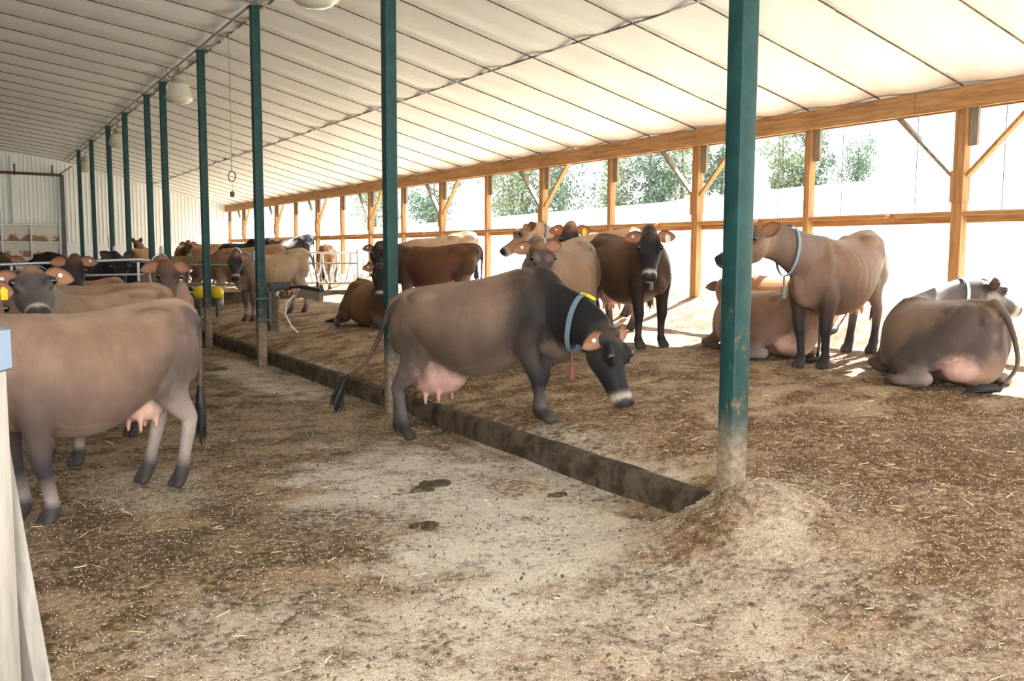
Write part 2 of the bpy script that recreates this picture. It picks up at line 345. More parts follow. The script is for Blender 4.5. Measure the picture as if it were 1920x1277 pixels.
# curbs
yy = np.concatenate([np.arange(3.55, 12., .05), np.arange(12., 36.5, .3)]); n_ = len(yy)       # worn curb, top edge ragged and caked
prof = [(0., -.1), (0., .06), (.004, .15), (.018, .178), (.05, .19), (.105, .185), (.115, .1), (.115, -.1)]
V = []
for k, y in enumerate(yy):
    w = [float(wsum(W2, 3.6 + q, y)) for q in (0, .7, 1.9)]; e = float(ss(3.5, 3.75, y))
    for jx, (dx, dz) in enumerate(prof): V.append((3.612 + dx - (.010*w[0] if 1 <= jx <= 3 else 0), y, dz*(.55 + .45*e) + (.009*w[1] + .006*w[2] if 2 <= jx <= 5 else 0)))
B = MB(); m_ = len(prof); B._a(V, [(a*m_ + q, a*m_ + q + 1, (a + 1)*m_ + q + 1, (a + 1)*m_ + q) for a in range(n_ - 1) for q in range(m_ - 1)] + [tuple(range(m_))[::-1]])
struct(B.build('trim_6', M['concrete']))
B = MB(); B.box((3.77, 20.55, .1), (8.9, 20.75, .66)); struct(B.build('trim_7', M['concrete']))
# open wall: beam, rail
B = MB()
y = -5.8
while y < Y_END - .1:
    y2 = min(y + 4.148, Y_END - .02); B.box((XW - .11, y, EAVE - .235), (XW - .055, y2 - .006, EAVE + .0)); B.box((XW + .055, y, EAVE - .235), (XW + .10, y2 - .006, EAVE - .01)); y = y2
struct(B.build('trim_8', M['pine_y']))
B = MB(); y = -5.8 + .3
while y < Y_END - .1:
    y2 = min(y + SP, Y_END - .02); B.box((XW + .05, y, 1.90), (XW + .09, y2 - .004, 2.03)); B.box((XW - .05, y + .06, 1.975), (XW + .05, y2 - .06, 2.015)); y = y2
struct(B.build('trim_9', M['pine_y']))
ordn = ['first', 'second', 'third', 'fourth', 'fifth', 'sixth', 'seventh', 'eighth', 'ninth', 'tenth', 'eleventh', 'twelfth', 'thirteenth', 'fourteenth', 'fifteenth']
for k in range(-1, 16):
    y = Y_POST0 + k*SP
    if y > Y_END - .3: break
    zb = .6; braced = k % 2 == 0
    if k < 0: lab = 'wooden post of the open wall outside the right edge of the view'
    elif k == 0: lab = 'nearest braced wooden post of the open wall, beyond the cow lying at far right'
    elif braced: lab = 'wooden wall post with two slanting knee braces, %s braced one from the right' % ordn[k//2]
    else: lab = 'plain wooden wall post without braces, %s unbraced one from the right' % ordn[k//2]
    r = thing('wooden_post', lab, 'post', (XW, y, zb), 0, 'wooden posts of the open wall')
    p = MB(); w = .065 if braced else .045
    p.box((-.055, -w, 0), (.055, w, EAVE - .16 - zb)); 
    if braced: p.box((-.075, -w - .012, 1.52), (.06, w + .012, 1.86))
    p.build('post', M['pine_z'], r)
    p = MB(); p.box((.0, -w - .10, 2.12), (.05, -w - .004, EAVE - .2 - zb)); p.build('scab_board', M['grey_wood'], r)
    if braced:
        for s in (1, -1):
            p = MB(); p.beam((.0, s*(w + .01), 2.40 - zb), (.0, s*.84, EAVE - .19 - zb), .038, .085, (1, 0, 0)); p.build('knee_brace', M['pine_z'] if s < 0 else M['grey_wood'], r)
B = MB()                                                              # wire netting above the rail
for y in np.arange(2., Y_END, .05): B.tube([(XW + .12, y, 2.0), (XW + .12, y, EAVE - .2)], .0009, 3)
for z in np.arange(2.0, EAVE - .2, .05): B.tube([(XW + .121, 2., z), (XW + .121, Y_END, z)], .0009, 3)
for y in np.arange(2.6, Y_END, SP/2): B.tube([(XW + .13, y, 2.0), (XW + .13, y, EAVE - .2)], .006, 5)
tag(B.build('wire_netting', M['wire'], smooth=False), 'fine square wire netting over the upper openings of the long open wall', 'netting')
# ---------------------------------------------------------------- green steel posts
PY = [3.52, 8.02, 12.38, 15.5, 18.7, 20.38, 23.3, 26.0, 29.5, 32.7]
PL = ['big green steel post nearest the camera, its foot in a heap of sawdust', 'green steel post behind the rump of the cow standing over the curb', 'green steel post carrying the cow brush',
      'green steel post just right of the near brown cow rump, fourth from the right', 'fifth green steel post from the right, in front of a wooden plank', 'sixth green steel post from the right, just left of the plank end',
      'seventh green steel post from the right, left of the far cow with upright ears', 'eighth green steel post from the right, with a small white switch box', 'ninth green steel post from the right, second from the left end of the row', 'tenth and farthest green steel post, at the left end of the row']
for i, y in enumerate(PY):
    top = float(roof_z(3.57)) - .035; zb = gz(3.5, y) if y < 4 else .0
    r = thing('steel_post', PL[i], 'post', (3.5, y, 0), 0, 'green steel posts along the curb')
    p = MB(); s = .057
    # hollow-section look: rounded corners and slightly dished faces
    pr = []
    for cx, cy, a0 in ((s, s, 0), (-s, s, 90), (-s, -s, 180), (s, -s, 270)):
        for a in (10, 45, 80): pr.append((cx*(1 - .012/s) + .012*math.cos(math.radians(a0 + a)), cy*(1 - .012/s) + .012*math.sin(math.radians(a0 + a))))
    n = len(pr); zs = [-.05, .3, .8, 1.4, 2.2, 3.2, top]
    p._a([(x, yy, z) for z in zs for x, yy in pr], [(j*n + k, j*n + (k+1) % n, (j+1)*n + (k+1) % n, (j+1)*n + k) for j in range(len(zs) - 1) for k in range(n)] + [tuple(range(n))[::-1], tuple((len(zs)-1)*n + k for k in range(n))])
    p.build('shaft', M['green_paint'], r)
    p = MB(); p.box((-.09, -.09, top - .012), (.09, .09, top)); p.build('top_plate', M['green_paint'], r)
    if i == 7: p = MB(); p.box((-.10, -.045, 1.62), (-.06, .045, 1.95)); p.build('switch_box', M['white_pipe'], r)
B = MB(); B.tube([(3.44, y, float(roof_z(3.44)) - .055) for y in np.arange(-5, Y_END, 1.2)], .018, 8)
tag(B.build('conduit', M['conduit']), 'thin grey conduit running under the ceiling along the green posts', 'conduit')
# ---------------------------------------------------------------- barn lamps
LL = ['dome lamp just cut by the top edge of the view', 'largest whole dome lamp hanging beside a green post top', 'middle hanging dome lamp beside a green post top', 'farthest and smallest hanging dome lamp by the post row']
for i, (x, y, z, s) in enumerate(((3.22, 9.2, 4.06, 1.), (3.50, 17.2, 4.20, 1.0), (3.62, 25.2, 4.18, 1.0), (3.72, 33.0, 4.14, 1.0))):
    r = thing('barn_lamp', LL[i], 'lamp', (x, y, z), 0, 'dome lamps along the post row')
    p = MB(); p.lathe((0, 0, 0), [(.12, .30), (.17, .28), (.205, .16), (.235, .07), (.245, .05), (.24, .035), (.2, .03), (.19, .05), (.12, .26)], 28); p.build('shade', M['lamp_lens'], r)
    p = MB(); p.lathe((0, 0, 0), [(.225, .045), (.215, .02), (.17, -.02), (.10, -.045), (.03, -.05)], 28); p.build('lens', M['lamp_lens'], r)
    p = MB(); p.lathe((0, 0, 0), [(.13, .29), (.13, .33), (.10, .36), (.10, .43), (.05, .46)], 20); p.box((-.08, -.06, .33), (.06, .07, .45)); p.build('ballast', M['lamp_body'], r)
    hz = float(roof_z(x)) - z
    p = MB(); p.tube([(0, 0, .45), (0, 0, hz - .02)], .012, 8); p.build('hanger', M['dark_steel'], r)
    p = MB(); p.tube([(-.06, 0, .42), (-.16, 0, .40), (-.22, -.02, .50), (-.17, -.03, hz - .03)], .009, 6); p.build('cable', M['dark_steel'], r)
# pull cord
r = thing('pull_cord', 'thin cord with a ring and wooden handle hanging from the ceiling', 'cord', (3.61, 14.17, 0))
zc = float(roof_z(3.61)); p = MB(); p.tube([(0, 0, zc - .02), (0, 0, 2.75)], .004, 5); p.tube([(0, 0, 2.62), (0, 0, 2.45)], .004, 5); p.build('cord', M['wire'], r)
p = MB(); p.tube([(.045*math.cos(a), -.03*math.cos(a), 2.685 + .075*math.sin(a)) for a in np.linspace(0, 2*math.pi, 20, endpoint=False)], .008, 6, True); p.build('ring', M['rust_pipe'], r)
p = MB(); p.lathe((0, 0, 2.38), [(.015, 0), (.035, .01), (.035, .07), (.015, .085)], 12); p.build('handle', M['rust_pipe'], r)
# ---------------------------------------------------------------- cow brush on the third post
r = thing('cow_brush', 'swinging cow brush with coil spring clamped to the third green post', 'brush', (3.5, 12.38, 0))
p = MB()
for z in (.64, .93): p.tube([(-.085, -.085, z), (.10, -.085, z), (.10, .085, z), (-.085, .085, z)], .014, 8, True)
p.box((.09, -.05, .58), (.13, .05, 1.02)); p.build('clamp', M['dark_steel'], r)
p = MB(); p.tube([(.12, .0, .62), (.17, .10, .75), (.17, .12, 1.02)], .025, 8); p.tube([(.17, .12, 1.02), (.45, .30, 1.06), (.55, .16, 1.07), (.58, -.05, 1.075)], .022, 8); p.build('arm', M['black_steel'], r)
p = MB(); p.tube([(.16 + .36*t/84, .16 + .16*t/84 + .055*math.cos(t*2*math.pi/7), 1.08 + .055*math.sin(t*2*math.pi/7)) for t in range(0, 85)], .013, 6); p.build('coil_spring', M['dark_steel'], r)
def brushbar(a, b, dirv):
    a, b, dv = map(np.array, (a, b, dirv)); bar = MB(); bar.beam(a, b, .07, .05, dv); ob = bar.build('brush_bar', M['black_steel'], r)
    h = MB(); q = random.Random(1); t = b - a; sd = unit(np.cross(t, dv))
    for i in range(16):
        for j in (-1, 0, 1):
            c = a + t*(i + .5)/16 + sd*j*.02 - np.array(dv)*.02; e = c - np.array(dv)*.12 + np.array([q.uniform(-1, 1) for _ in range(3)])*.012
            h.tube([c, e], [.014, .017], 6)
    hb = h.build('bristles', M['bristle'], ob)
brushbar((.56, .0, 1.08), (.64, -.62, 1.05), (0, 0, 1.)); brushbar((.24, .42, .95), (.24, .42, .45), (-.65, .75, 0))
p = MB(); p.tube([(.50, .12, .96), (.38, .08, .86), (.36, .10, .70), (.44, .06, .52), (.52, .02, .44)], .010, 6); p.build('hose', M['white_hose'], r)
# ---------------------------------------------------------------- pipe gates, rails, stalls far back
r = thing('pipe_gate', 'galvanized pipe gate with a rounded end crossing the left alley', 'gate', (0, 0, 0))
p = MB(); p.tube([(-2.5, 13.95, 1.30), (.48, 13.73, 1.38), (2.16, 13.38, 1.45), (2.26, 13.35, 1.43), (2.32, 13.33, 1.36), (2.33, 13.32, .35)], .022, 10); p.build('frame', M['galvanized'], r)
for z in (1.22, .95, .65, .36):
    p = MB(); p.tube([(-2.5, 13.95, z - .05), (2.33, 13.32, z + .03)], .016, 8); p.build('rail', M['galvanized'], r)
for x in (-.9, .6, 2.11):
    y = 13.32 + (2.33 - x)*.13; p = MB(); p.tube([(x, y, .33), (x, y, 1.42 - (2.33 - x)*.03)], .018, 8); p.build('upright', M['galvanized'], r)
for nm, x, y, h in (('white_pipe_post', 4.02, 22.14, 1.62), ('white_pipe_post', 3.05, 22.3, 1.62), ('white_pipe_post', 4.97, 20.93, 1.50)):
    B = MB(); B.tube([(x, y, .0), (x, y, h)], .055, 12); B.sphere((x, y, h), .056, 12, 6)
    tag(B.build(nm, M['white_pipe']), 'short white pipe post %s' % ('at the right end of the wooden plank' if x > 4.5 else 'at the left end of the wooden plank' if x > 3.5 else 'in the far alley beyond the pipe gate'), 'post')
B = MB(); B.beam((3.90, 22.13, 1.355), (4.96, 20.80, 1.36), .05, .18); tag(B.build('plank', M['plank']), 'new wooden plank fixed level between the green posts far back', 'plank')
r = thing('pipe_fence', 'two rail galvanized pipe fence behind the fourth green post', 'fence', (0, 0, 0))
for z in (1.27, .89):
    p = MB(); p.tube([(3.62, 20.3, z), (4.95, 17.9, z + .02)], .024, 8); p.build('rail', M['galvanized'], r)
p = MB(); p.tube([(4.95, 17.9, .3), (4.95, 17.9, 1.45)], .03, 8); p.build('upright', M['galvanized'], r)
p = MB(); p.tube([(3.66, 20.3, .1), (3.66, 20.3, 1.45)], .03, 8); p.build('upright', M['galvanized'], r)
r = thing('pipe_fence', 'pale pipe rail fence far back along the left end of the alley', 'fence', (0, 0, 0))
for z in (1.36, .9):
    p = MB(); p.tube([(-1.5, 29.5, z), (2.6, 27.7, z)], .025, 8); p.build('rail', M['white_pipe'], r)
for x, y in ((-1.5, 29.5), (2.6, 27.7)):
    p = MB(); p.tube([(x, y, 0), (x, y, 1.5)], .03, 8); p.build('upright', M['white_pipe'], r)
r = thing('stall_divider', 'white pipe stall dividers with looped bars behind the lying cow', 'stall', (0, 0, 0))
A0, A1 = np.array([6.75, 21.9, 0]), np.array([8.25, 20.85, 0]); tt = A1 - A0
for z in (1.53, 1.28, .80):
    p = MB(); p.tube([A0 + [0, 0, z], A1 + [0, 0, z]], .026, 8); p.build('rail', M['galvanized' if z < 1.5 else 'white_pipe'], r)
for q in (.28, 1.):
    p = MB(); p.tube([A0 + tt*q + [0, 0, .45], A0 + tt*q + [0, 0, 1.62]], .035, 8); p.build('upright', M['galvanized'], r)
for q in np.linspace(-.02, .94, 6):
    p = MB(); c = A0 + tt*(q + .06); wv = unit(tt)*.16
    p.tube([c - wv + [0, 0, 1.52], c - wv*.9 + [0, 0, 1.2], c - wv*.35 + [0, 0, .86], c + [0, 0, .80], c + wv*.35 + [0, 0, .86], c + wv*.9 + [0, 0, 1.2], c + wv + [0, 0, 1.52]], .024, 8); p.build('loop', M['white_pipe'], r)
B = MB(); B.box((4.10, 14.86, 1.42), (4.24, 15.0, 1.57)); B.tube([(4.17, 14.93, .2), (4.17, 14.93, 1.43)], .02, 8)
tag(B.build('box_on_stand', M['galvanized']), 'small grey box on a stand beside the cow by the brush post', 'box')
for i, (x, y) in enumerate(((3.93, 18.05), (4.22, 17.85))):
    r = thing('feeder', ('left', 'right')[i] + ' one of two round yellow plastic feeders at the fourth green post', 'feeder', (x, y, 0), 0, 'yellow feeders')
    p = MB(); p.lathe((0, 0, .66), [(.04, 0), (.08, .015), (.115, .07), (.12, .12), (.095, .19), (.05, .235), (.02, .24)], 20); p.build('bowl', M['yellow_plastic'], r)
    p = MB(); p.tube([(0, 0, .25), (0, 0, .64)], .04, 8); p.build('stand', M['dark_steel'], r)
# ---------------------------------------------------------------- near gate at the left edge
r = thing('gate_post', 'white painted gate post with a blue grey cap close at the left edge', 'post', (-.005, 1.85, 0), math.radians(-27))
p = MB(); p.box((-.055, -.055, 0), (.028, .055, 1.36)); p.build('post', M['white_rail'], r)
p = MB(); p.box((.029, -.052, 0), (.055, .052, 1.36)); p.build('side_strip', M['weathered_plank'], r)
p = MB(); p.box((-.062, -.062, 1.355), (.062, .062, 1.432)); p.build('cap', M['cap_blue'], r)['label'] = 'blue grey post cap'
B = MB(); B.beam((.045, 2.52, 1.12), (.17, 2.44, -.02), .045, .09, (.5, -.8, 0)); tag(B.build('leaning_plank', M['weathered_plank']), 'weathered grey plank leaning beside the white gate post at left', 'plank')
# ---------------------------------------------------------------- loose stuff on the ground
def scatter(name, n, sizes, tones, m, label, cat, seed, dens):
    R = np.random.RandomState(seed); d = np.exp(R.uniform(math.log(2.2), math.log(11.), n*3)); a = np.radians(R.uniform(-3., 62., n*3)); X, Y = d*np.sin(a), d*np.cos(a)
    k = (X > .25) & (X < 8.5) & ~((X > 3.5) & (X < 3.80) & (Y > 3.5)); X, Y = X[k][:n], Y[k][:n]; n = len(X)
    keep = R.rand(n) < dens(X, Y); X, Y = X[keep], Y[keep]; n = len(X); Z = ground_z(X, Y)
    th = R.uniform(0, 2*math.pi, n); L = R.uniform(*sizes[0], n)/2; W = R.uniform(*sizes[1], n)/2
    u = np.stack([np.cos(th), np.sin(th), R.normal(0, .22, n)], 1); v = np.stack([-np.sin(th), np.cos(th), R.normal(0, .45, n)], 1)
    c = np.stack([X, Y, Z + .004 + np.abs(v[:, 2])*W + np.abs(u[:, 2])*L], 1); u *= L[:, None]; v *= W[:, None]
    up = np.array([0, 0, .0025])
    V = np.stack([c - u - v, c + u - v*.6, c + u*.9 + v, c - u*.8 + v*.8, c + up - u - v, c + up + u - v*.6, c + up + u*.9 + v, c + up - u*.8 + v*.8], 1).reshape(-1, 3)
    b0 = np.arange(n)[:, None]*8; F = np.concatenate([b0 + np.array(f) for f in ((4, 5, 6, 7), (0, 1, 5, 4), (1, 2, 6, 5), (2, 3, 7, 6), (3, 0, 4, 7))], 0)
    me = bpy.data.meshes.new(name); me.vertices.add(len(V)); me.vertices.foreach_set('co', V.ravel().astype(np.float32))
    me.loops.add(F.size); me.loops.foreach_set('vertex_index', F.ravel().astype(np.int32)); me.polygons.add(len(F)); me.polygons.foreach_set('loop_start', np.arange(len(F), dtype=np.int32)*4); me.update(calc_edges=True); me.validate()
    T = np.array(tones)[R.randint(0, len(tones), n)] * R.uniform(.75, 1.2, (n, 1)); C = np.ones((n*8, 4), np.float32); C[:, :3] = np.repeat(T, 8, 0)
    at = me.color_attributes.new('tone', 'FLOAT_COLOR', 'POINT'); at.data.foreach_set('color', C.ravel()); me.materials.append(M[m])
    o = bpy.data.objects.new(name, me); col0.objects.link(o); tag(o, label, cat, kind='stuff'); return o
scatter('sawdust_chips', 80000, ((.003, .0105), (.002, .006)), [(.50, .40, .29), (.42, .32, .21), (.58, .50, .40), (.32, .22, .13)], 'chip', 'pale sawdust chips and shavings strewn all over the ground', 'sawdust', 3, lambda X, Y: np.where(X < 3.4, .40, .85))
scatter('straw_bits', 2600, ((.03, .08), (.002, .004)), [(.66, .50, .27), (.52, .36, .17), (.74, .62, .40)], 'chip', 'thin straw bits scattered over the bedding', 'straw', 8, lambda X, Y: np.where(X < 3.2, .25, 1.))
scatter('dung_crumbs', 6500, ((.004, .018), (.004, .014)), [(.15, .095, .045), (.20, .125, .06), (.10, .075, .04)], 'chip', 'dark brown crumbs of dung trodden into the ground', 'dung', 12, lambda X, Y: np.where(X < 3.2, .7, .35))
for i, (x, y, q, lab) in enumerate(((2.89, 12.43, .16, 'far dung pat beside the curb'), (2.49, 10.22, .20, 'broad dung pat in the alley behind the near brown cow'), (2.13, 9.52, .16, 'dung pat just right of the near brown cow tail'), (2.74, 5.52, .13, 'flat dung pat in the pale sawdust below the udder cow'), (3.29, 4.87, .08, 'small greenish dung pat close to the near end of the curb'), (2.25, 4.67, .10, 'small dung pat in the middle foreground of the alley'), (2.60, 5.42, .09, 'narrow dung smear next to the flat dung pat'))):
    rr = random.Random(i + 40); B = MB(); z = gz(x, y)
    for k in range(7):
        a, d = rr.uniform(0, 6.3), rr.uniform(0, .55)*q; B.sphere((x + d*math.cos(a)*1.3, y + d*math.sin(a), z + .004), (q*rr.uniform(.3, .6), q*rr.uniform(.25, .5), rr.uniform(.014, .026)), 14, 7)
    tag(B.build('dung_pat', M['manure']), lab, 'dung', 'dung pats in the alley')
# ---------------------------------------------------------------- outside: trees on the hill, weeds at the wall foot
def tree(x, y, h, w, kind, label, seed, low=-.1):
    rr = np.random.RandomState(seed); z = float(field_z(x, y)) - .1
    r = thing('tree', label, 'tree', (x, y, z), 0, 'trees on the hill beyond the open wall')
    p = MB(); p.tube([(0, 0, 0), (.05, .03, h*.4), (0, 0, h*.8)], [.03*h + .02, .02*h, .01*h], 8)
    for k in range(5):
        a = rr.uniform(0, 6.3); q = rr.uniform(.3, .6); p.tube([(0, 0, h*q), (w*.35*math.cos(a), w*.35*math.sin(a), h*(q + .22))], [.012*h, .004*h], 5)
    p.build('trunk', M['bark'], r)
    nb = 20; cs = [np.array([rr.uniform(-.36, .36)*w, rr.uniform(-.36, .36)*w, h*rr.uniform(low + .12, .88)]) for _ in range(nb)]; V = []; F = []
    for c in cs:
        R_ = w*rr.uniform(.16, .27)*(1.1 - .5*max(0, c[2]/h - .55))
        for k in range(150):
            d = unit(rr.normal(size=3)); q = c + d*R_*rr.uniform(.55, 1.08); a, b = rr.normal(size=3), rr.normal(size=3); s = h*.028; o = len(V)
            a, b = unit(a)*s, unit(b)*s*.6; V += [q - a, q + b, q + a, q - b]; F.append((o, o + 1, o + 2, o + 3))
    p = MB(); p._a(V, F); p.build('foliage', M[kind], r, smooth=False)
TS = [(48, 71, 6.4, 5.2, 'leaf_dark'), (52, 68, 5.8, 4.6, 'leaf'), (54.5, 66, 7.0, 5.4, 'leaf_dark'), (57, 64.5, 6.2, 5.0, 'leaf'), (60, 62.5, 6.0, 4.5, 'leaf_dark'), (65, 60, 6.2, 3.6, 'leaf'), (67.5, 58.5, 5.4, 3.4, 'leaf_dark'), (71, 56.5, 4.2, 3.6, 'leaf_dark'), (44, 73, 5.6, 5.0, 'leaf'), (38, 77, 5.8, 5.0, 'leaf_dark'), (33, 79, 5.2, 4.6, 'leaf'), (46, 74.5, 7.0, 5.4, 'leaf')]
for i, (x, y, h, w, kd_) in enumerate(TS):
    tree(x, y, h, w, kd_, '%s tree on the hill crest, %s of the trees from the right' % ('dark green' if kd_ == 'leaf_dark' else 'pale green', ordn[sorted([-math.atan2(a[0], a[1]) for a in TS]).index(-math.atan2(x, y))]), 60 + i)
for i in range(12):
    rr = random.Random(i + 90); y = rr.uniform(4.6, 9.5); x = XW + rr.uniform(.05, .5); B = MB()
    for k in range(12):
        a = rr.uniform(0, 6.3); q = rr.uniform(.03, .10); hgt = rr.uniform(.05, .20); c = np.array([x, y, .92]); e = c + [q*math.cos(a), q*math.sin(a), hgt]
        B.tube([c, e], [.003, .002], 4); sd = np.array([-math.sin(a), math.cos(a), 0])*.02; B._a([e - sd*.2, e + sd + [0, 0, .02], e + [q*.6*math.cos(a), q*.6*math.sin(a), .01], e - sd + [0, 0, .02]], [(0, 1, 2, 3)])
    tag(B.build('weed', M['weed'], smooth=False), 'small green weed growing at the outer foot of the open wall', 'weed', 'weeds at the foot of the open wall')
# ---------------------------------------------------------------- cow builder
def smooth_interp(xs, tab, x):
    """Catmull-Rom (monotone enough) interpolation of table columns over xs."""
    xs = np.array(xs); tab = np.array(tab, float)
    x = np.clip(x, xs[0], xs[-1]); i = int(np.clip(np.searchsorted(xs, x) - 1, 0, len(xs) - 2))
    h = xs[i + 1] - xs[i]; t = (x - xs[i]) / h
    m0 = (tab[i + 1] - tab[max(i - 1, 0)]) / (xs[i + 1] - xs[max(i - 1, 0)])
    m1 = (tab[min(i + 2, len(xs) - 1)] - tab[i]) / (xs[min(i + 2, len(xs) - 1)] - xs[i])
    t2, t3 = t * t, t * t * t
    return (2*t3 - 3*t2 + 1) * tab[i] + (t3 - 2*t2 + t) * h * m0 + (-2*t3 + 3*t2) * tab[i + 1] + (t3 - t2) * h * m1

class Pieces:
    """closed overlapping shells, each vertex with a coat colour; united by a voxel remesh"""
    def __init__(s): s.v = []; s.f = []; s.c = []
    def add(s, verts, faces, cols):
        o = len(s.v); s.v += [tuple(p) for p in verts]; s.c += [tuple(c) for c in cols]
        s.f += [tuple(i + o for i in f) for f in faces]
    def rings(s, rings, cols):
        """rings: list of (n,3); closed with caps; cols one colour per ring or (n,3) per ring"""
        n = len(rings[0]); V = []; C = []; F = []
        for r, c in zip(rings, cols):
            V += [tuple(p) for p in r]
            c = np.asarray(c, float)
            C += [tuple(c)] * n if c.ndim == 1 else [tuple(q) for q in c]
        for i in range(len(rings) - 1):
            for j in range(n):
                a = i*n + j; b = i*n + (j+1) % n
                F.append((a, b, b + n, a + n))
        V.append(tuple(np.mean(rings[0], 0))); C.append(C[0]); k = len(V) - 1
        for j in range(n): F.append((k, (j+1) % n, j))
        V.append(tuple(np.mean(rings[-1], 0))); C.append(C[(len(rings)-1)*n]); k = len(V) - 1; o = (len(rings)-1)*n
        for j in range(n): F.append((k, o + j, o + (j+1) % n))
        s.add(V, F, C)
    def tube(s, pts, ra, rb, cols, side=(0, 1, 0), n=14, sub=4):
        """smooth tube: ra across (towards side), rb in the bending plane"""
        pts = [np.asarray(p, float) for p in pts]; m = len(pts)
        xs = np.arange(m, dtype=float)
        rb = ra if rb is None else rb
        P = []; A = []; B = []; K = []
        cols = [cols] * m if np.asarray(cols).ndim == 1 else cols
        for q in np.linspace(0, m - 1, (m - 1) * sub + 1):
            P.append(smooth_interp(xs, pts, q)); K.append(np.array([np.interp(q, xs, np.array(cols)[:, c]) for c in range(3)]))
            A.append(np.interp(q, xs, ra)); B.append(np.interp(q, xs, rb))
        R = []; C = []
        for i in range(len(P)):
            t = unit(P[min(i + 1, len(P) - 1)] - P[max(i - 1, 0)])
            sd = np.asarray(side, float); sd = unit(sd - t * sd.dot(t)); up = np.cross(t, sd)
            ang = np.linspace(0, 2*math.pi, n, endpoint=False)
            R.append(P[i] + np.outer(np.cos(ang) * A[i], sd) + np.outer(np.sin(ang) * B[i], up)); C.append(K[i])
        # rounded ends
        def cap(i, j):
            t = unit(P[i] - P[j]); e = min(A[i], B[i]); c = P[i]
            return [c + (R[i] - c) * .75 + t * e * .5, c + (R[i] - c) * .35 + t * e * .75]
        a = cap(0, 1); b = cap(-1, -2)
        s.rings([a[1], a[0]] + R + b, [C[0], C[0]] + C + [C[-1], C[-1]])
    def ball(s, c, r, col, rot=None, n=14, m=9):
        c = np.asarray(c, float); r = np.asarray(r, float) * np.ones(3); R = []
        for i in range(1, m):
            a = math.pi * i / m
            ang = np.linspace(0, 2*math.pi, n, endpoint=False)
            q = np.stack([np.cos(ang) * math.sin(a) * r[0], np.sin(ang) * math.sin(a) * r[1], np.full(n, -math.cos(a) * r[2])], 1)
            R.append((q @ rot.T if rot is not None else q) + c)
        s.rings(R, [col] * len(R))

def mixc(a, b, t):
    t = min(max(t, 0.), 1.); return tuple(x + (y - x) * t for x, y in zip(a, b))
def sstep(a, b, x):
    t = min(max((x - a) / (b - a), 0.), 1.); return t * t * (3 - 2 * t)

def frame(yaw, pitch, roll=0.):
    """head axes: forward (poll to muzzle), side (left), up (crown normal)"""
    y, p, r = math.radians(yaw), math.radians(pitch), math.radians(roll)
    F = np.array([math.cos(y) * math.cos(p), math.sin(y) * math.cos(p), -math.sin(p)])
    S = np.array([-math.sin(y), math.cos(y), 0.]); U = np.cross(F, S)
    S2 = S * math.cos(r) + U * math.sin(r); U2 = np.cross(F, S2)
    return F, S2, U2

TRUNK_X = [-.82, -.78, -.70, -.58, -.44, -.30, -.14, .02, .18, .32, .46, .58, .68, .76]
TRUNK = [  # top, bottom, half width, roof-shape of the back
    [1.17, 1.02, .05, .0], [1.215, .93, .10, .05], [1.245, .82, .165, .15], [1.255, .74, .215, .30], [1.262, .675, .245, .42],
    [1.25, .605, .285, .42], [1.24, .535, .325, .36], [1.232, .495, .345, .32], [1.235, .495, .335, .34], [1.245, .525, .295, .42],
    [1.25, .57, .235, .5], [1.21, .60, .19, .4], [1.10, .635, .14, .25], [.99, .70, .08, .1]]

LYING_X = TRUNK_X

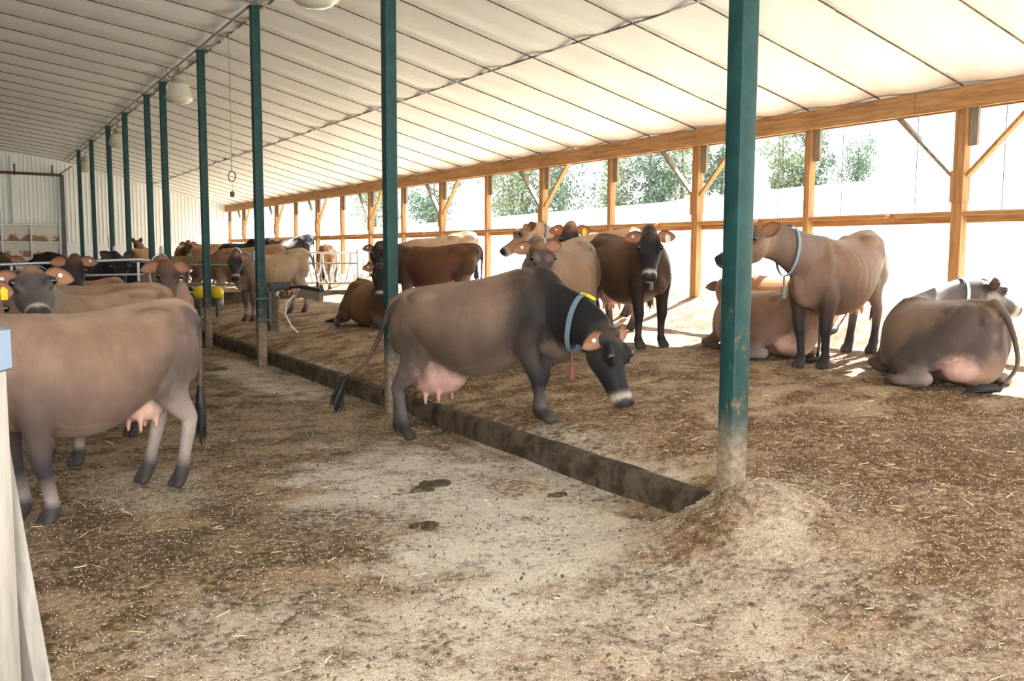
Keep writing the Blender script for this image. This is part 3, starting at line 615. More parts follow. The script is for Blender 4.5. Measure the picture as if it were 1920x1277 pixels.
def make_cow(name, label, loc, heading, coat, head, scale=1., voxel=.016, feet=None, slope=0., group=None, lying=0,
             tail=None, collar=None, ear_tags=(), udder=1., legs=True, ears=(0, 0), thin=0., belly=0., seed=0, category='cow',
             no_head=False, hs=1.06, dew=0., stretch=1., girth=1., tail_tuft=True, ear_len=.19, horn=False, side_lean=0.):
    """local axes: +x towards the head, +y the animal's left, z up; standing height about 1.25 before scaling.
    head = (poll xyz, yaw, pitch, roll); feet = {leg: (dx, dy)}; lying = +1 / -1: hind legs out to the left / right"""
    K = coat; base, dark, pale = K['base'], K['dark'], K['pale']
    P = Pieces(); rng = random.Random(seed + 11)
    L = bool(lying); drop = .52 if L else 0.
    sl = lambda p: np.array([p[0], p[1], p[2] + slope * p[0]])
    nd, sd_, fd, td, hd = K.get('neck_dark', .5), K.get('shoulder_dark', .4), K.get('flank_dark', .35), K.get('thigh_dark', .5), K.get('head_dark', .9)
    patch = K.get('patch')                                            # optional pied coat
    def body_col(x, y, z, top, bot, w):
        h = (z - bot) / max(top - bot, .01)
        c = base
        c = mixc(c, dark, fd * sstep(.75, .25, h) * sstep(-.75, -.3, x) * .9)
        c = mixc(c, dark, sd_ * sstep(.25, .55, x) * sstep(.0, .3, h))
        c = mixc(c, dark, td * sstep(-.35, -.6, x) * sstep(.98, .6, h))
        c = mixc(c, pale, K.get('top_pale', .25) * sstep(.86, 1., h) * sstep(.5, .2, x))
        c = mixc(c, pale, K.get('belly_pale', .5) * sstep(.16, .0, h))
        if patch: c = patch(x, y, z, c)
        return c
    # ---- trunk
    R = []; C = []; n = 28
    for x in np.linspace(TRUNK_X[0], TRUNK_X[-1], 34):
        top, bot, w, roof = smooth_interp(TRUNK_X, TRUNK, x)
        bot -= belly * math.exp(-((x - .0) / .35) ** 2); w = max(w * (1 + (girth - 1) * math.exp(-((x + .0) / .4) ** 2)), .03)
        top -= .035 * thin * math.exp(-((x + .1) / .25) ** 2)
        if L:
            top -= drop; bot = max(bot - drop, .0) if x > -.3 else max(bot - drop - .22, .02)
            w *= 1.14 + .10 * math.exp(-(x / .4) ** 2)
        zc, hh = (top + bot) / 2, (top - bot) / 2
        ring = []; col = []
        for a in np.linspace(0, 2*math.pi, n, endpoint=False):
            cz, sy = math.cos(a), math.sin(a)
            k = 1 - roof * max(0., cz) ** 1.6
            if L: k *= 1 + .22 * max(0., -cz) ** 1.2
            yy = w * sy * k * (1 + .10 * max(0., -cz)); zz = zc + hh * (abs(cz) ** .92) * (1 if cz > 0 else -1)
            rr = rng.random
            yy *= 1 + .012 * (1 + thin) * math.sin((x + .25 * (zz - zc)) * 2 * math.pi / .105) * math.exp(-((x - .0) / .28) ** 4) * sstep(-.9, .2, cz) * (.4 + .6*thin)
            ll = side_lean * (zz - bot) if L else 0.
            ring.append(sl((x, yy + ll, zz))); col.append(body_col(x, yy, zz + drop, top + drop, bot + drop, w))
        R.append(np.array(ring)); C.append(np.array(col))
    P.rings(R, C)
    bc = lambda x, z, y=.2: body_col(x, y, z, *smooth_interp(TRUNK_X, TRUNK, x)[:3])
    for s in (1, -1):
        # hook bones, pin bones, shoulder blades
        P.ball(sl((-.42, s*.105, 1.155 - drop)), (.17, .09, .078), bc(-.42, 1.17))
        P.tube([sl((-.70, s*.07, 1.15 - drop)), sl((-.785, s*.085, 1.11 - drop))], [.055, .042], None, [bc(-.7, 1.1)] * 2)
        shc = [bc(.42, 1.2), bc(.5, 1.0), bc(.6, .8)]
        P.tube([sl((.40, s*.06, 1.20 - drop)), sl((.46, s*.15, 1.0 - drop)), sl((.545, s*.148, .80 - drop * (.9 if L else 1)))], [.045, .065, .06], [.09, .11, .09], shc, side=(0, 1, 0))
    # spine ridge and tail head
    P.tube([sl((-.80, 0, 1.19 - drop)), sl((-.68, 0, 1.245 - drop)), sl((-.40, 0, 1.243 - drop)), sl((0, 0, 1.215 - drop - .035*thin)), sl((.34, 0, 1.23 - drop))], [.03, .035, .03, .025, .03], None, [bc(-.6, 1.25)] * 5)
    legc = K.get('leg', dark); hoofc = K.get('hoof', (.05, .042, .036)); inner = K.get('leg_low', legc)
    feet = feet or {}
    fz = 0.
    if legs and not L:
        for s, nm in ((1, 'fl'), (-1, 'fr')):
            dx, dy = feet.get(nm, (0, 0))[:2]
            y0 = s * .155
            pts = [(.50, y0*1.05, .84), (.47, s*.16, .69), (.48 + dx*.2, s*.15 + dy*.2, .54), (.495 + dx*.5, s*.135 + dy*.5, .375), (.485 + dx*.6, s*.13 + dy*.6, .31), (.48 + dx*.85, s*.125 + dy*.85, .16),
                   (.485 + dx*.93, s*.125 + dy*.95, .105), (.515 + dx, s*.125 + dy, .055)]
            cols = [bc(.5, .84), mixc(bc(.5, .7), legc, .35), mixc(bc(.5, .6), legc, .8), legc, legc, inner, legc, legc]
            P.tube([sl(p) for p in pts], [.075, .085, .062, .056, .044, .036, .050, .048], [.13, .125, .082, .060, .049, .043, .054, .050], cols)
            for t in (1, -1):
                P.tube([sl((.515 + dx, s*.125 + dy + t*.026, .062)), sl((.548 + dx, s*.125 + dy + t*.031, .027)), sl((.572 + dx, s*.125 + dy + t*.028, .020))], [.034, .037, .022], [.040, .032, .019], [hoofc] * 3, sub=3)
        for s, nm in ((1, 'hl'), (-1, 'hr')):
            dx, dy = feet.get(nm, (0, 0))[:2]
            pts = [(-.56, s*.13, 1.02), (-.53, s*.15, .86), (-.49, s*.155, .73), (-.555 + dx*.3, s*.145 + dy*.3, .595), (-.675 + dx*.55, s*.125 + dy*.55, .475), (-.685 + dx*.65, s*.12 + dy*.65, .41), (-.65 + dx*.85, s*.12 + dy*.85, .22),
                   (-.63 + dx*.94, s*.12 + dy*.95, .12), (-.60 + dx, s*.12 + dy, .06)]
            thc = lambda z: mixc(bc(-.55, z), dark, td * .6 * sstep(1.0, .7, z))
            cols = [bc(-.46, 1.17), mixc(bc(-.46, 1.12), thc(.8), .75), thc(.75), mixc(thc(.7), K.get('hock', legc), .5), K.get('hock', legc), K.get('hock', legc), inner, legc, legc]
            P.tube([sl(p) for p in pts], [.10, .105, .085, .060, .047, .045, .039, .048, .047], [.19, .205, .18, .105, .066, .058, .044, .052, .049], cols)
            P.tube([sl((-.49, s*.16, .80)), sl((-.385, s*.19, .745)), sl((-.42, s*.18, .66))], [.06, .065, .04], [.09, .08, .05], [thc(.8), thc(.75), thc(.7)])     # stifle
            for t in (1, -1):
                P.tube([sl((-.60 + dx, s*.12 + dy + t*.026, .064)), sl((-.565 + dx, s*.12 + dy + t*.031, .027)), sl((-.54 + dx, s*.12 + dy + t*.028, .020))], [.034, .037, .022], [.040, .032, .019], [hoofc] * 3, sub=3)
        if udder > 0:
            pk = K.get('udder', (.62, .36, .28)); u = udder
            P.ball(sl((-.40, 0, .66 - .06*u)), (.19*u + .03, .135*u, .17*u), pk)
            P.ball(sl((-.30, 0, .64 - .03*u)), (.20*u, .12*u, .11*u), pk)
            for ax, ay in ((-.32, .055), (-.32, -.055), (-.45, .05), (-.45, -.05)):
                P.tube([sl((ax, ay*u*1.2, .72 - .23*u)), sl((ax + .005, ay*u*1.3, .655 - .23*u)), sl((ax + .008, ay*u*1.35, .61 - .23*u))], [.024, .019, .014], None, [pk, mixc(pk, (.45, .2, .13), .4), mixc(pk, (.45, .2, .13), .6)], sub=3)
            P.tube([sl((-.25, 0, .585 - .02*u)), sl((-.05, 0, .53 - belly)), sl((.1, 0, .51 - belly))], [.04, .03, .02], None, [mixc(pk, pale, .5), pale, pale])
        P.tube([sl((-.52, .0, .78)), sl((-.30, 0, .66)), sl((-.1, 0, .56 - belly*.5))], [.17, .19, .16], [.09, .06, .05], [bc(-.4, .7), bc(-.3, .66), bc(-.1, .56)])
    if L:
        for s in (1, -1):
            P.tube([(.50, s*.17, .34), (.50, s*.20, .20), (.66, s*.20, .10), (.78, s*.19, .075)], [.085, .08, .062, .052], None, [bc(.5, .8), bc(.5, .7), legc, legc])
            P.tube([(.78, s*.19, .07), (.62, s*.22, .045), (.50, s*.23, .042), (.43, s*.23, .04)], [.05, .036, .045, .04], None, [legc, legc, legc, hoofc])
            o = 1. if s == lying else .62
            thc = mixc(bc(-.5, .85), dark, td * .5)
            P.tube([(-.62, s*.10, .62), (-.52, s*.20*o, .42), (-.36, s*.33*o, .27), (-.22, s*.40*o, .21)], [.12, .15, .15, .11], [.17, .22, .20, .13], [bc(-.6, 1.1), thc, thc, thc], side=(0, s*.8, .6))
            P.tube([(-.20, s*.43*o, .17), (-.38, s*.46*o, .12), (-.58, s*.44*o, .085)], [.10, .085, .058], None, [thc, mixc(thc, legc, .5), K.get('hock', legc)])
            P.tube([(-.58, s*.45*o, .075), (-.42, s*.53*o, .05), (-.28, s*.56*o, .045), (-.20, s*.57*o, .04)], [.052, .037, .045, .042], None, [K.get('hock', legc), inner, legc, hoofc])
        if udder > 0:
            pk = K.get('udder', (.62, .36, .28)); u = udder
            P.ball((-.60, lying*.16, .17), (.20*u, .19*u, .15*u), pk)
    # ---- neck and head
    if not no_head:
        poll, hyaw, hpitch, hroll = head; hp = math.radians(hpitch)
        poll = np.array(poll, float); F, S, U = [hs * q for q in frame(hyaw, hpitch, hroll)]
        b0 = sl((.36, 0, .97 - drop)); A = poll - .015*F - .085*U
        t0 = unit(unit(A - b0) + np.array([.5, 0, 0])); t1 = unit(unit(A - b0) + .55 * F)
        ln = np.linalg.norm(A - b0); p1, p2 = b0 + t0*ln*.4, A - t1*ln*.35
        npts = []; NA = [.16, .14, .12, .108, .10, .094, .088]; NB = [.30, .275, .24, .21, .188, .168, .148]
        for q in np.linspace(0, 1, 7):
            npts.append((1-q)**3*b0 + 3*(1-q)**2*q*p1 + 3*(1-q)*q*q*p2 + q**3*A)
        ncol = [mixc(mixc(bc(.5, 1.), dark, sd_*.3), dark, nd * sstep(0, .5, i/6)) for i in range(7)]
        if patch: ncol = [K.get('neck', c) for c in ncol]
        nside = unit(np.array([0, 1, 0]) + S)
        P.tube(npts, NA, NB, ncol, side=nside, n=18)
        # dewlap and brisket
        dw = [sl((.52, 0, .70 - drop*.8 - .04*dew)), sl((.70, 0, .72 - drop*.8 - .12*dew)), npts[3] - np.array([0, 0, .17]), npts[5] - .11*U]
        P.tube(dw, [.09, .07 + .02*dew, .035, .03], [.10, .09 + .05*dew, .06 + .03*dew, .04], [mixc(ncol[1], pale, .3), mixc(ncol[1], pale, .3), ncol[3], ncol[5]], side=nside)
        hb = mixc(base, dark, hd); mz = K.get('muzzle', (.55, .47, .38)); nose = K.get('nose', (.03, .027, .027)); crown = K.get('crown', mixc(base, dark, hd*.55)); jaw = mixc(hb, base, .25) if 'jaw' not in K else K['jaw']
        T = [-.05, 0, .06, .12, .18, .25, .32, .38, .43, .47, .49]
        W = [.06, .092, .110, .118, .112, .089, .074, .069, .075, .072, .048]
        TP = [.015, .040, .048, .042, .024, .010, .008, .012, .016, .0, -.03]
        BT = [-.10, -.15, -.20, -.215, -.205, -.178, -.155, -.140, -.132, -.118, -.085]
        R = []; C = []
        for t in np.linspace(-.05, .49, 26):
            w, tp, bt = np.interp(t, T, W), np.interp(t, T, TP), np.interp(t, T, BT)
            zc, hh = (tp + bt) / 2, (tp - bt) / 2; ring = []; col = []
            for a in np.linspace(0, 2*math.pi, 20, endpoint=False):
                cz, sy = math.cos(a), math.sin(a)
                yy = w * sy * (1 - .38 * max(0, -cz) ** 1.3) ; zz = zc + hh * (abs(cz) ** .8) * (1 if cz > 0 else -1)
                ring.append(poll + F*t + S*yy + U*zz)
                c = mixc(crown, hb, sstep(.0, .10, t)); c = mixc(c, jaw, sstep(-.2, -.9, cz) * sstep(.32, .2, t))
                c = mixc(c, mz, sstep(.395, .412, t)); c = mixc(c, nose, sstep(.438, .45, t) * sstep(-.75, -.4, cz))
                if K.get('blaze') and abs(sy) < .35 and cz > 0 and t < .3: c = mixc(c, K['blaze'], .85)
                col.append(c)
            R.append(np.array(ring)); C.append(np.array(col))
        P.rings(R, C)
        P.ball(poll + U*.03 + F*.01, (.05, .05, .045), crown)                         # crown tuft
        eyes = []
        for s in (1, -1):
            e = poll + F*.158 + S*s*.106 + U*.022; eyes.append((e, s))
            ring_c = K.get('eye_ring', mixc(hb, (.02, .016, .014), .6))
            P.ball(e - S*s*.018 - U*.006, (.042, .036, .036), ring_c)
            P.tube([poll + F*.09 + S*s*.08 + U*.02, poll + F*.15 + S*s*.10 + U*.034, poll + F*.21 + S*s*.078 + U*.012], [.022, .02, .018], None, [hb] * 3)
            P.tube([poll + F*.07 + S*s*.075 - U*.09, poll + F*.16 + S*s*.082 - U*.075, poll + F*.26 + S*s*.06 - U*.055], [.03, .032, .02], [.055, .05, .03], [jaw, mixc(hb, jaw, .5), hb])  # cheek
            P.ball(poll + F*.462 + S*s*.036 - U*.020, (.032, .028, .028), nose)
            if horn: P.tube([poll + S*s*.06 + U*.03, poll + S*s*.12 + U*.07, poll + S*s*.13 + U*.13], [.022, .018, .01], None, [(.2, .16, .12)] * 3)
    # ---- tail
    tc = [bc(-.7, 1.2), mixc(bc(-.7, 1.), dark, .2), mixc(base, dark, .5), mixc(base, dark, .7)]
    if tail is None:
        tail = [(-.80, 0, 1.19), (-.85, 0, 1.08), (-.84, .01, .85), (-.83, .02, .60)] if not L else [(-.80, 0, .735), (-.90, .0, .60), (-.93, .06*lying, .30), (-.88, .30*lying, .06)]
    tl = [sl(p) if not L else np.array(p, float) for p in tail]
    P.tube([sl((-.72, 0, 1.225 - drop))] + tl, [.04, .036, .026, .020, .017], None, [tc[0]] + tc, sub=5)
    # ---- unite
    me = bpy.data.meshes.new(name + '_pieces'); me.from_pydata(P.v, [], P.f)
    tmp = bpy.data.objects.new('tmp', me); col0.objects.link(tmp)
    md = tmp.modifiers.new('r', 'REMESH'); md.mode = 'VOXEL'; md.voxel_size = voxel; md.use_smooth_shade = True
    sm = tmp.modifiers.new('s', 'SMOOTH'); sm.factor = .5; sm.iterations = 5 if voxel < .02 else 3
    dg = bpy.context.evaluated_depsgraph_get(); dg.update()
    out = bpy.data.meshes.new_from_object(tmp.evaluated_get(dg))
    bpy.data.objects.remove(tmp); bpy.data.meshes.remove(me)
    kd = KDTree(len(P.v))
    for i, p in enumerate(P.v): kd.insert(p, i)
    kd.balance()
    cols = np.ones((len(out.vertices), 4), np.float32)
    PC = np.array(P.c)
    for i, v in enumerate(out.vertices):
        w = 0; c = np.zeros(3)
        for q, j, d in kd.find_n(v.co, 7):
            ww = 1 / (d + .012) ** 2; c += PC[j] * ww; w += ww
        cols[i, :3] = c / w
    V = np.empty(len(out.vertices) * 3, np.float32); out.vertices.foreach_get('co', V); V = V.reshape(-1, 3)
    if L: V[:, 2] = np.maximum(V[:, 2], -.02)
    FC = [tuple(p.vertices) for p in out.polygons]
    V = V.tolist(); cols = cols.tolist()
    bpy.data.meshes.remove(out)
    # ears: cupped leaves rooted in the head
    if not no_head:
        ein = K.get('ear_in', (.34, .165, .10)); eo = K.get('ear_out', mixc(base, dark, .45))
        for s, up in ((1, ears[0]), (-1, ears[1])):
            root = poll + F*.015 + S*s*.075 - U*.005
            D = unit(S*s*math.cos(math.radians(up)) + (U*math.cos(hp) - F*math.sin(hp))*math.sin(math.radians(up)) - (F*math.cos(hp) + U*math.sin(hp))*.22)
            N = F*math.cos(hp) + U*math.sin(hp) + S*s*.25; N = unit(N - D*D.dot(N))        # open side
            Wd = np.cross(N, D); o = len(V); nu, nv = 11, 7
            for layer in (0, 1):
                for i in range(nu):
                    u = i / (nu - 1); hw = .063 * (math.sin(math.pi * min(u * .93 + .07, 1.) ** .8) ** .7) + .003
                    for j in range(nv):
                        q = j / (nv - 1) * 2 - 1
                        cup = (.038 * (1 - u*.55)) * (q*q)
                        p = root + D * (ear_len * u) + Wd * (hw * q) + N * (cup - .012) + (N * -.009 if layer else 0) - np.array([0, 0, .02*u*u])
                        V.append(p.tolist())
                        c = mixc(ein, eo, sstep(.7, 1., abs(q)) * .8) if not layer else eo
                        cols.append(list(c) + [1.])
            for i in range(nu - 1):
                for j in range(nv - 1):
                    a = o + i*nv + j; FC.append((a, a+1, a+nv+1, a+nv)); b = a + nu*nv; FC.append((b, b+nv, b+nv+1, b+1))
            bd = [i*nv for i in range(nu)] + [(nu-1)*nv + j for j in range(1, nv)] + [i*nv + nv-1 for i in range(nu-2, -1, -1)] + [j for j in range(nv-2, 0, -1)]
            for a, b in zip(bd, bd[1:] + bd[:1]): FC.append((o+a, o+a+nu*nv, o+b+nu*nv, o+b))
    bm_ = bpy.data.meshes.new(name + '_body'); bm_.from_pydata(V, [], FC)
    at = bm_.color_attributes.new('coat', 'FLOAT_COLOR', 'POINT'); at.data.foreach_set('color', np.array(cols, np.float32).ravel())
    bm_.polygons.foreach_set('use_smooth', [True] * len(bm_.polygons)); bm_.materials.append(M['hide'])
    root = thing('cow', label, category, loc, heading, group); root.scale = (scale*stretch, scale, scale)
    body = bpy.data.objects.new('body', bm_); col0.objects.link(body); body.parent = root
    # ---- children
    if not no_head:
        for e, s in eyes:
            B = MB(); B.sphere(e + S*s*.001 + U*.006, .029, 14, 9); ob = B.build('eye', M['eye'], root)
        for s, tcol in ear_tags:
            up = ears[0] if s > 0 else ears[1]
            D = unit(S*s*math.cos(math.radians(up)) + (U*math.cos(hp) - F*math.sin(hp))*math.sin(math.radians(up)) - (F*math.cos(hp) + U*math.sin(hp))*.22)
            N = F*math.cos(hp) + U*math.sin(hp) + S*s*.25; N = unit(N - D*D.dot(N))
            c = poll + F*.015 + S*s*.075 + D*ear_len*.5 + N*.004
            B = MB(); B.cyl(c, c + N*.012, .017, .015, 14)
            if tcol != 'button': B.boxo(c + np.cross(N, D)*-.035 + N*.012, (D*.028, np.cross(N, D)*.036, N*.0025))
            ob = B.build('ear_tag', M['tag_yellow' if tcol == 'yellow' else 'tag_white'], root); ob['label'] = ('yellow' if tcol == 'yellow' else 'white') + ' plastic ear tag'
        if collar:
            kq, strap, pend = collar['at'], collar.get('mat', 'collar_grey'), collar.get('tag')
            i0 = kq * 6; pc = smooth_interp(np.arange(7.), npts, i0); tg = unit(smooth_interp(np.arange(7.), npts, min(i0 + .3, 6)) - smooth_interp(np.arange(7.), npts, i0 - .3))
            sd = unit(nside - tg * nside.dot(tg)); uu = np.cross(tg, sd)
            if uu[2] < 0: uu = -uu
            ra = np.interp(i0, range(7), NA) + .012; rb = np.interp(i0, range(7), NB) + .014
            tg2 = unit(tg + uu * collar.get('tilt', -.25)); uu2 = np.cross(tg2, sd); uu2 = uu2 if uu2[2] > 0 else -uu2
            B = MB(); loop = []
            for a in np.linspace(0, 2*math.pi, 40, endpoint=False):
                loop.append(pc + sd*math.cos(a)*ra + uu2*math.sin(a)*(rb if math.sin(a) > 0 else rb + collar.get('drop', .05)))
            B.band(loop, pc, tg2, .021, .005); cb = B.build('collar', M[strap], root)
            if pend:
                low = pc - uu2*(rb + collar.get('drop', .05))
                B = MB(); B.tube([low, low + np.array([0, 0, -.10])], .010, 8); B.tube([low + np.array([0, 0, -.10]), low + np.array([0, 0, -.14]), low + np.array([0, 0, -.21])], .022, 8)
                B.build('collar_weight', M[pend], cb)
            if collar.get('flag'):
                a = math.radians(collar.get('flag_a', 70)); q = pc + sd*math.cos(a)*(ra+.012) + uu2*math.sin(a)*(rb+.012)
                nn = unit(sd*math.cos(a)*.6 + uu2*math.sin(a)); ss = unit(np.cross(nn, tg2))
                B = MB(); B.boxo(q, (tg2*.035, ss*.055, nn*.012)); B.build('collar_tag', M['tag_yellow'], cb)['label'] = 'yellow collar tag'
    if tail_tuft and tl is not None:
        e, e0 = tl[-1], tl[-2]; d = unit(e - e0); rr = random.Random(seed)
        end = np.array(K.get('tuft_end', e + d*.10 + np.array([0, 0, -.22]) * (0 if L else 1) + (np.array([.02, .2*lying, .0]) if L else 0)))
        B = MB(); mid = (e + end)/2 + d*.04
        if L: mid[2] = max(mid[2], .05); end[2] = .03
        B.tube([e - d*.06, e, mid, end], [.018, .03, .042, .008], 10)
        for k in range(14):
            o = np.array([rr.uniform(-1, 1), rr.uniform(-1, 1), rr.uniform(-.3, .6 if not L else .3)]) * .03
            B.tube([e + o*.3, mid + o*1.2, end + o*1.6 + d*rr.uniform(-.04, .05)], [.012, .014, .002], 5)
        B.build('tail_switch', M['tuft'], root)
    return root
# ---------------------------------------------------------------- the herd
FAWN = dict(base=(.33, .185, .112), dark=(.085, .060, .055), pale=(.50, .36, .25), hock=(.26, .20, .17), leg_low=(.30, .25, .22), leg=(.10, .075, .068), flank_dark=.35, shoulder_dark=.15, thigh_dark=.45, neck_dark=.2, head_dark=.75)
def coat(**k): d = dict(FAWN); d.update(k); return d
def cow(label, x, y, hdg, ct, poll=None, look=None, nod=45, tilt=0., feet=None, z=None, **kw):
    """x, y: place on the ground; hdg: heading in degrees; poll: world place of the crown; look: heading of the face"""
    h = math.radians(hdg); c, s = math.cos(h), math.sin(h); k = kw.get('scale', 1.)
    zf, zr = gz(x + .55*c, y + .55*s), gz(x - .6*c, y - .6*s)
    if kw.get('lying'): z0, slope = (min(zf, zr) + gz(x, y))/2 - .015 if z is None else z, 0.
    else: slope = (zf - zr)/1.15/1.0; z0 = zr + .6*(zf - zr)/1.15 - .006 if z is None else z
    if z is not None: slope = 0.
    kw.setdefault('slope', slope)
    if poll is None: p = (1.0, 0., 1.36 if not kw.get('lying') else .95)
    else: dx, dy = poll[0] - x, poll[1] - y; p = ((dx*c + dy*s)/k/kw.get('stretch', 1.), (-dx*s + dy*c)/k, (poll[2] - z0)/k)
    yw = 0. if look is None else (look - hdg + 180) % 360 - 180
    return make_cow('cow', label, (x, y, z0), h, ct, (p, yw, nod, tilt), feet=feet, **kw)
def facing(x, y): return math.degrees(math.atan2(-y, -x))
HERD = []
# main cow astride the curb
cow('grey brown cow with black head lowered, standing astride the curb in the middle', 3.60, 6.47, -60,
    coat(base=(.225, .147, .103), dark=(.013, .012, .013), pale=(.36, .26, .19), flank_dark=.62, shoulder_dark=.92, thigh_dark=.75, neck_dark=1., head_dark=1., leg=(.025, .022, .023), hock=(.11, .09, .08), leg_low=(.10, .085, .08), crown=(.06, .042, .03), top_pale=.35, udder=(.56, .33, .27)),
    (4.06, 5.35, .985), -74, 70, 0, hs=1.13, dew=1., voxel=.0135, feet=dict(fl=(-.04, 0), fr=(.13, -.0), hl=(-.24, 0), hr=(.0, 0)), stretch=1.06, udder=1.4, belly=.05, girth=1.06, seed=1,
    tail=[(-.82, 0, 1.17), (-.90, -.02, 1.0), (-1.02, -.07, .74), (-1.22, -.13, .60)], collar=dict(at=.72, flag=True, flag_a=62, tag='weight_red', drop=.05, tilt=.15), ear_tags=((-1, 'button'),), ears=(10, -20))
# near brown cow at left, rump to the right, head hidden behind the gate post
cow('fawn brown cow filling the left foreground, rump and pink udder to the right', .67, 6.15, 209, coat(base=(.235, .145, .100), shoulder_dark=.08, flank_dark=.42, thigh_dark=.95, neck_dark=.1, dark=(.055, .047, .047), leg=(.050, .042, .044), hock=(.36, .29, .25), leg_low=(.30, .24, .21), udder=(.66, .42, .33)),
    (-.38, 5.52, 1.15), 215, 55, voxel=.0135, scale=.975, slope=-.035, feet=dict(fl=(-.12, 0), fr=(-.10, 0), hl=(.06, .03), hr=(.10, -.03)), udder=.85, belly=.03, seed=2,
    tail=[(-.81, 0, 1.18), (-.86, .01, 1.05), (-.85, .03, .80), (-.83, .05, .58)])
cow('fawn cow behind the left foreground cow, dark face and pale muzzle turned to the camera', .93, 7.84, 230, coat(base=(.26, .16, .10), shoulder_dark=.2, thigh_dark=.15, flank_dark=.25, head_dark=.95, crown=(.20, .12, .075), dark=(.075, .065, .065), jaw=(.22, .18, .15), leg=(.03, .026, .026)),
    (.43, 7.08, 1.405), facing(.44, 7.15) + 4, 25, 4, hs=1.12, voxel=.015, ear_tags=((1, 'button'), (-1, 'button')), ears=(-8, -8), seed=3,
    tail=[(-.79, 0, 1.24), (-.86, .02, 1.22), (-.92, .03, 1.0), (-.90, .04, .75)], collar=dict(at=.8, drop=.03))
cow('cow at the left edge with grey collar and yellow tag, half cut by the frame', -.55, 7.55, 300, coat(base=(.30, .18, .11), head_dark=.5, jaw=(.42, .35, .28)), (.10, 6.72, 1.33), facing(.2, 6.8) + 30, 62, voxel=.018, scale=.98, ear_tags=((1, 'yellow'),), collar=dict(at=.85, drop=.03), seed=4)
# second row in the alley
cow('fawn cow whose back shows just behind the dark faced cow', 1.05, 9.95, 160, coat(base=(.27, .16, .10), flank_dark=.2), (.1, 10.4, 1.2), 160, 50, voxel=.02, seed=5)
cow('dark headed cow with orange ears facing the camera in front of the pipe gate', 1.42, 12.45, 236, coat(base=(.24, .10, .04), dark=(.03, .024, .024), head_dark=1., crown=(.10, .045, .02), neck_dark=.6), (1.17, 11.82, 1.46), facing(1.17, 11.8), 58, voxel=.02, ear_tags=((1, 'button'),), scale=.97, seed=6)
cow('brown cow with dark brown face and grey collar looking out beside the pale rump', 1.95, 11.2, 240, coat(base=(.29, .16, .11), dark=(.05, .04, .036), head_dark=.8, crown=(.16, .075, .035), jaw=(.28, .21, .17)), (1.92, 10.35, 1.43), facing(1.9, 10.4) + 14, 60, -4, voxel=.018, collar=dict(at=.85, drop=.06, mat='collar_pale'), ears=(-5, -14), seed=7)
BLK = coat(base=(.016, .013, .014), dark=(.010, .009, .010), pale=(.03, .026, .024), leg=(.012, .011, .011), hock=(.015, .013, .013), leg_low=(.015, .013, .013), crown=(.03, .015, .012), jaw=(.014, .012, .012), muzzle=(.06, .055, .055), ear_in=(.05, .03, .03), udder=(.25, .16, .14))
cow('black cow behind the pipe gate with its head over the near side at right', 1.28, 14.45, -38, BLK, (1.90, 13.66, 1.47), facing(1.9, 13.6) + 10, 55, voxel=.022, ears=(40, 40), scale=1.0, seed=8)
cow('second black cow, only its long back visible behind the pipe gate', 2.15, 17.2, 150, BLK, None, None, 45, voxel=.026, scale=1.08, seed=9)
cow('red brown cow whose back shows behind the orange eared head at the gate', .15, 15.6, 165, coat(base=(.20, .075, .028), dark=(.05, .03, .02)), (-.9, 15.8, 1.1), 165, 50, voxel=.024, scale=.95, seed=10)
cow('dark faced cow nearest the left frame edge behind the pipe gate', -.35, 14.75, 300, coat(base=(.12, .06, .035), dark=(.02, .017, .018), head_dark=1.), (.55, 14.35, 1.45), facing(.6, 14.4), 58, voxel=.026, seed=12)
cow('dark brown cow with a pale face patch behind the gate at left', .30, 17.3, 262, coat(base=(.10, .045, .022), dark=(.018, .015, .015), head_dark=1.), (.50, 16.55, 1.47), facing(.6, 16.5), 58, voxel=.026, seed=13)
cow('tan cow seen from behind just past the rounded end of the pipe gate', 2.75, 15.35, 66, coat(base=(.36, .20, .095), dark=(.10, .06, .04), thigh_dark=.2), (3.05, 16.2, 1.2), 66, 45, voxel=.022, seed=14)
# around the brush and the far pens
cow('lean tan cow with black face and pale collar standing behind the brush post', 4.86, 16.45, 196, coat(base=(.33, .215, .125), dark=(.035, .030, .032), shoulder_dark=.45, neck_dark=.5, head_dark=1., crown=(.20, .11, .06)), (4.06, 15.85, 1.50), facing(4.0, 15.8), 55, voxel=.017, thin=.8, scale=.94, feet=dict(hl=(-.05, 0), hr=(.12, 0)), collar=dict(at=.9, drop=.08, mat='collar_pale', tag='weight_grey'), ears=(-4, 0), seed=15,
    tail=[(-.81, 0, 1.18), (-.90, .0, 1.08), (-.98, .02, .80), (-1.02, .04, .50)])
cow('brown cow behind the two rail fence lowering its head to the yellow feeders', 5.25, 19.75, 166, coat(base=(.27, .135, .065), dark=(.06, .045, .04), leg=(.42, .30, .22), leg_low=(.6, .52, .45), hock=(.40, .29, .21)), (4.32, 19.9, 1.22), 200, 62, voxel=.02, seed=16)
FARB = dict(voxel=.028)
cow('far cow with upright ears facing away on the high bedding', 4.9, 30.2, 60, coat(base=(.32, .15, .06), dark=(.05, .025, .015), head_dark=.9, neck_dark=.5), (4.85, 30.75, 1.84), 60, 40, voxel=.028, ears=(60, 60), seed=17)
cow('far dark brown cow facing the camera above the wooden plank', 6.45, 29.6, 200, coat(base=(.17, .075, .03), dark=(.03, .02, .015), neck_dark=.8, crown=(.25, .12, .05)), (6.02, 28.95, 1.80), facing(6, 29) , 55, voxel=.028, seed=18)
cow('far light brown cow beside the dark brown one above the plank', 6.7, 32.4, 60, coat(base=(.42, .20, .09), thigh_dark=.1), (7.1, 33.2, 1.75), 60, 30, voxel=.03, seed=19)
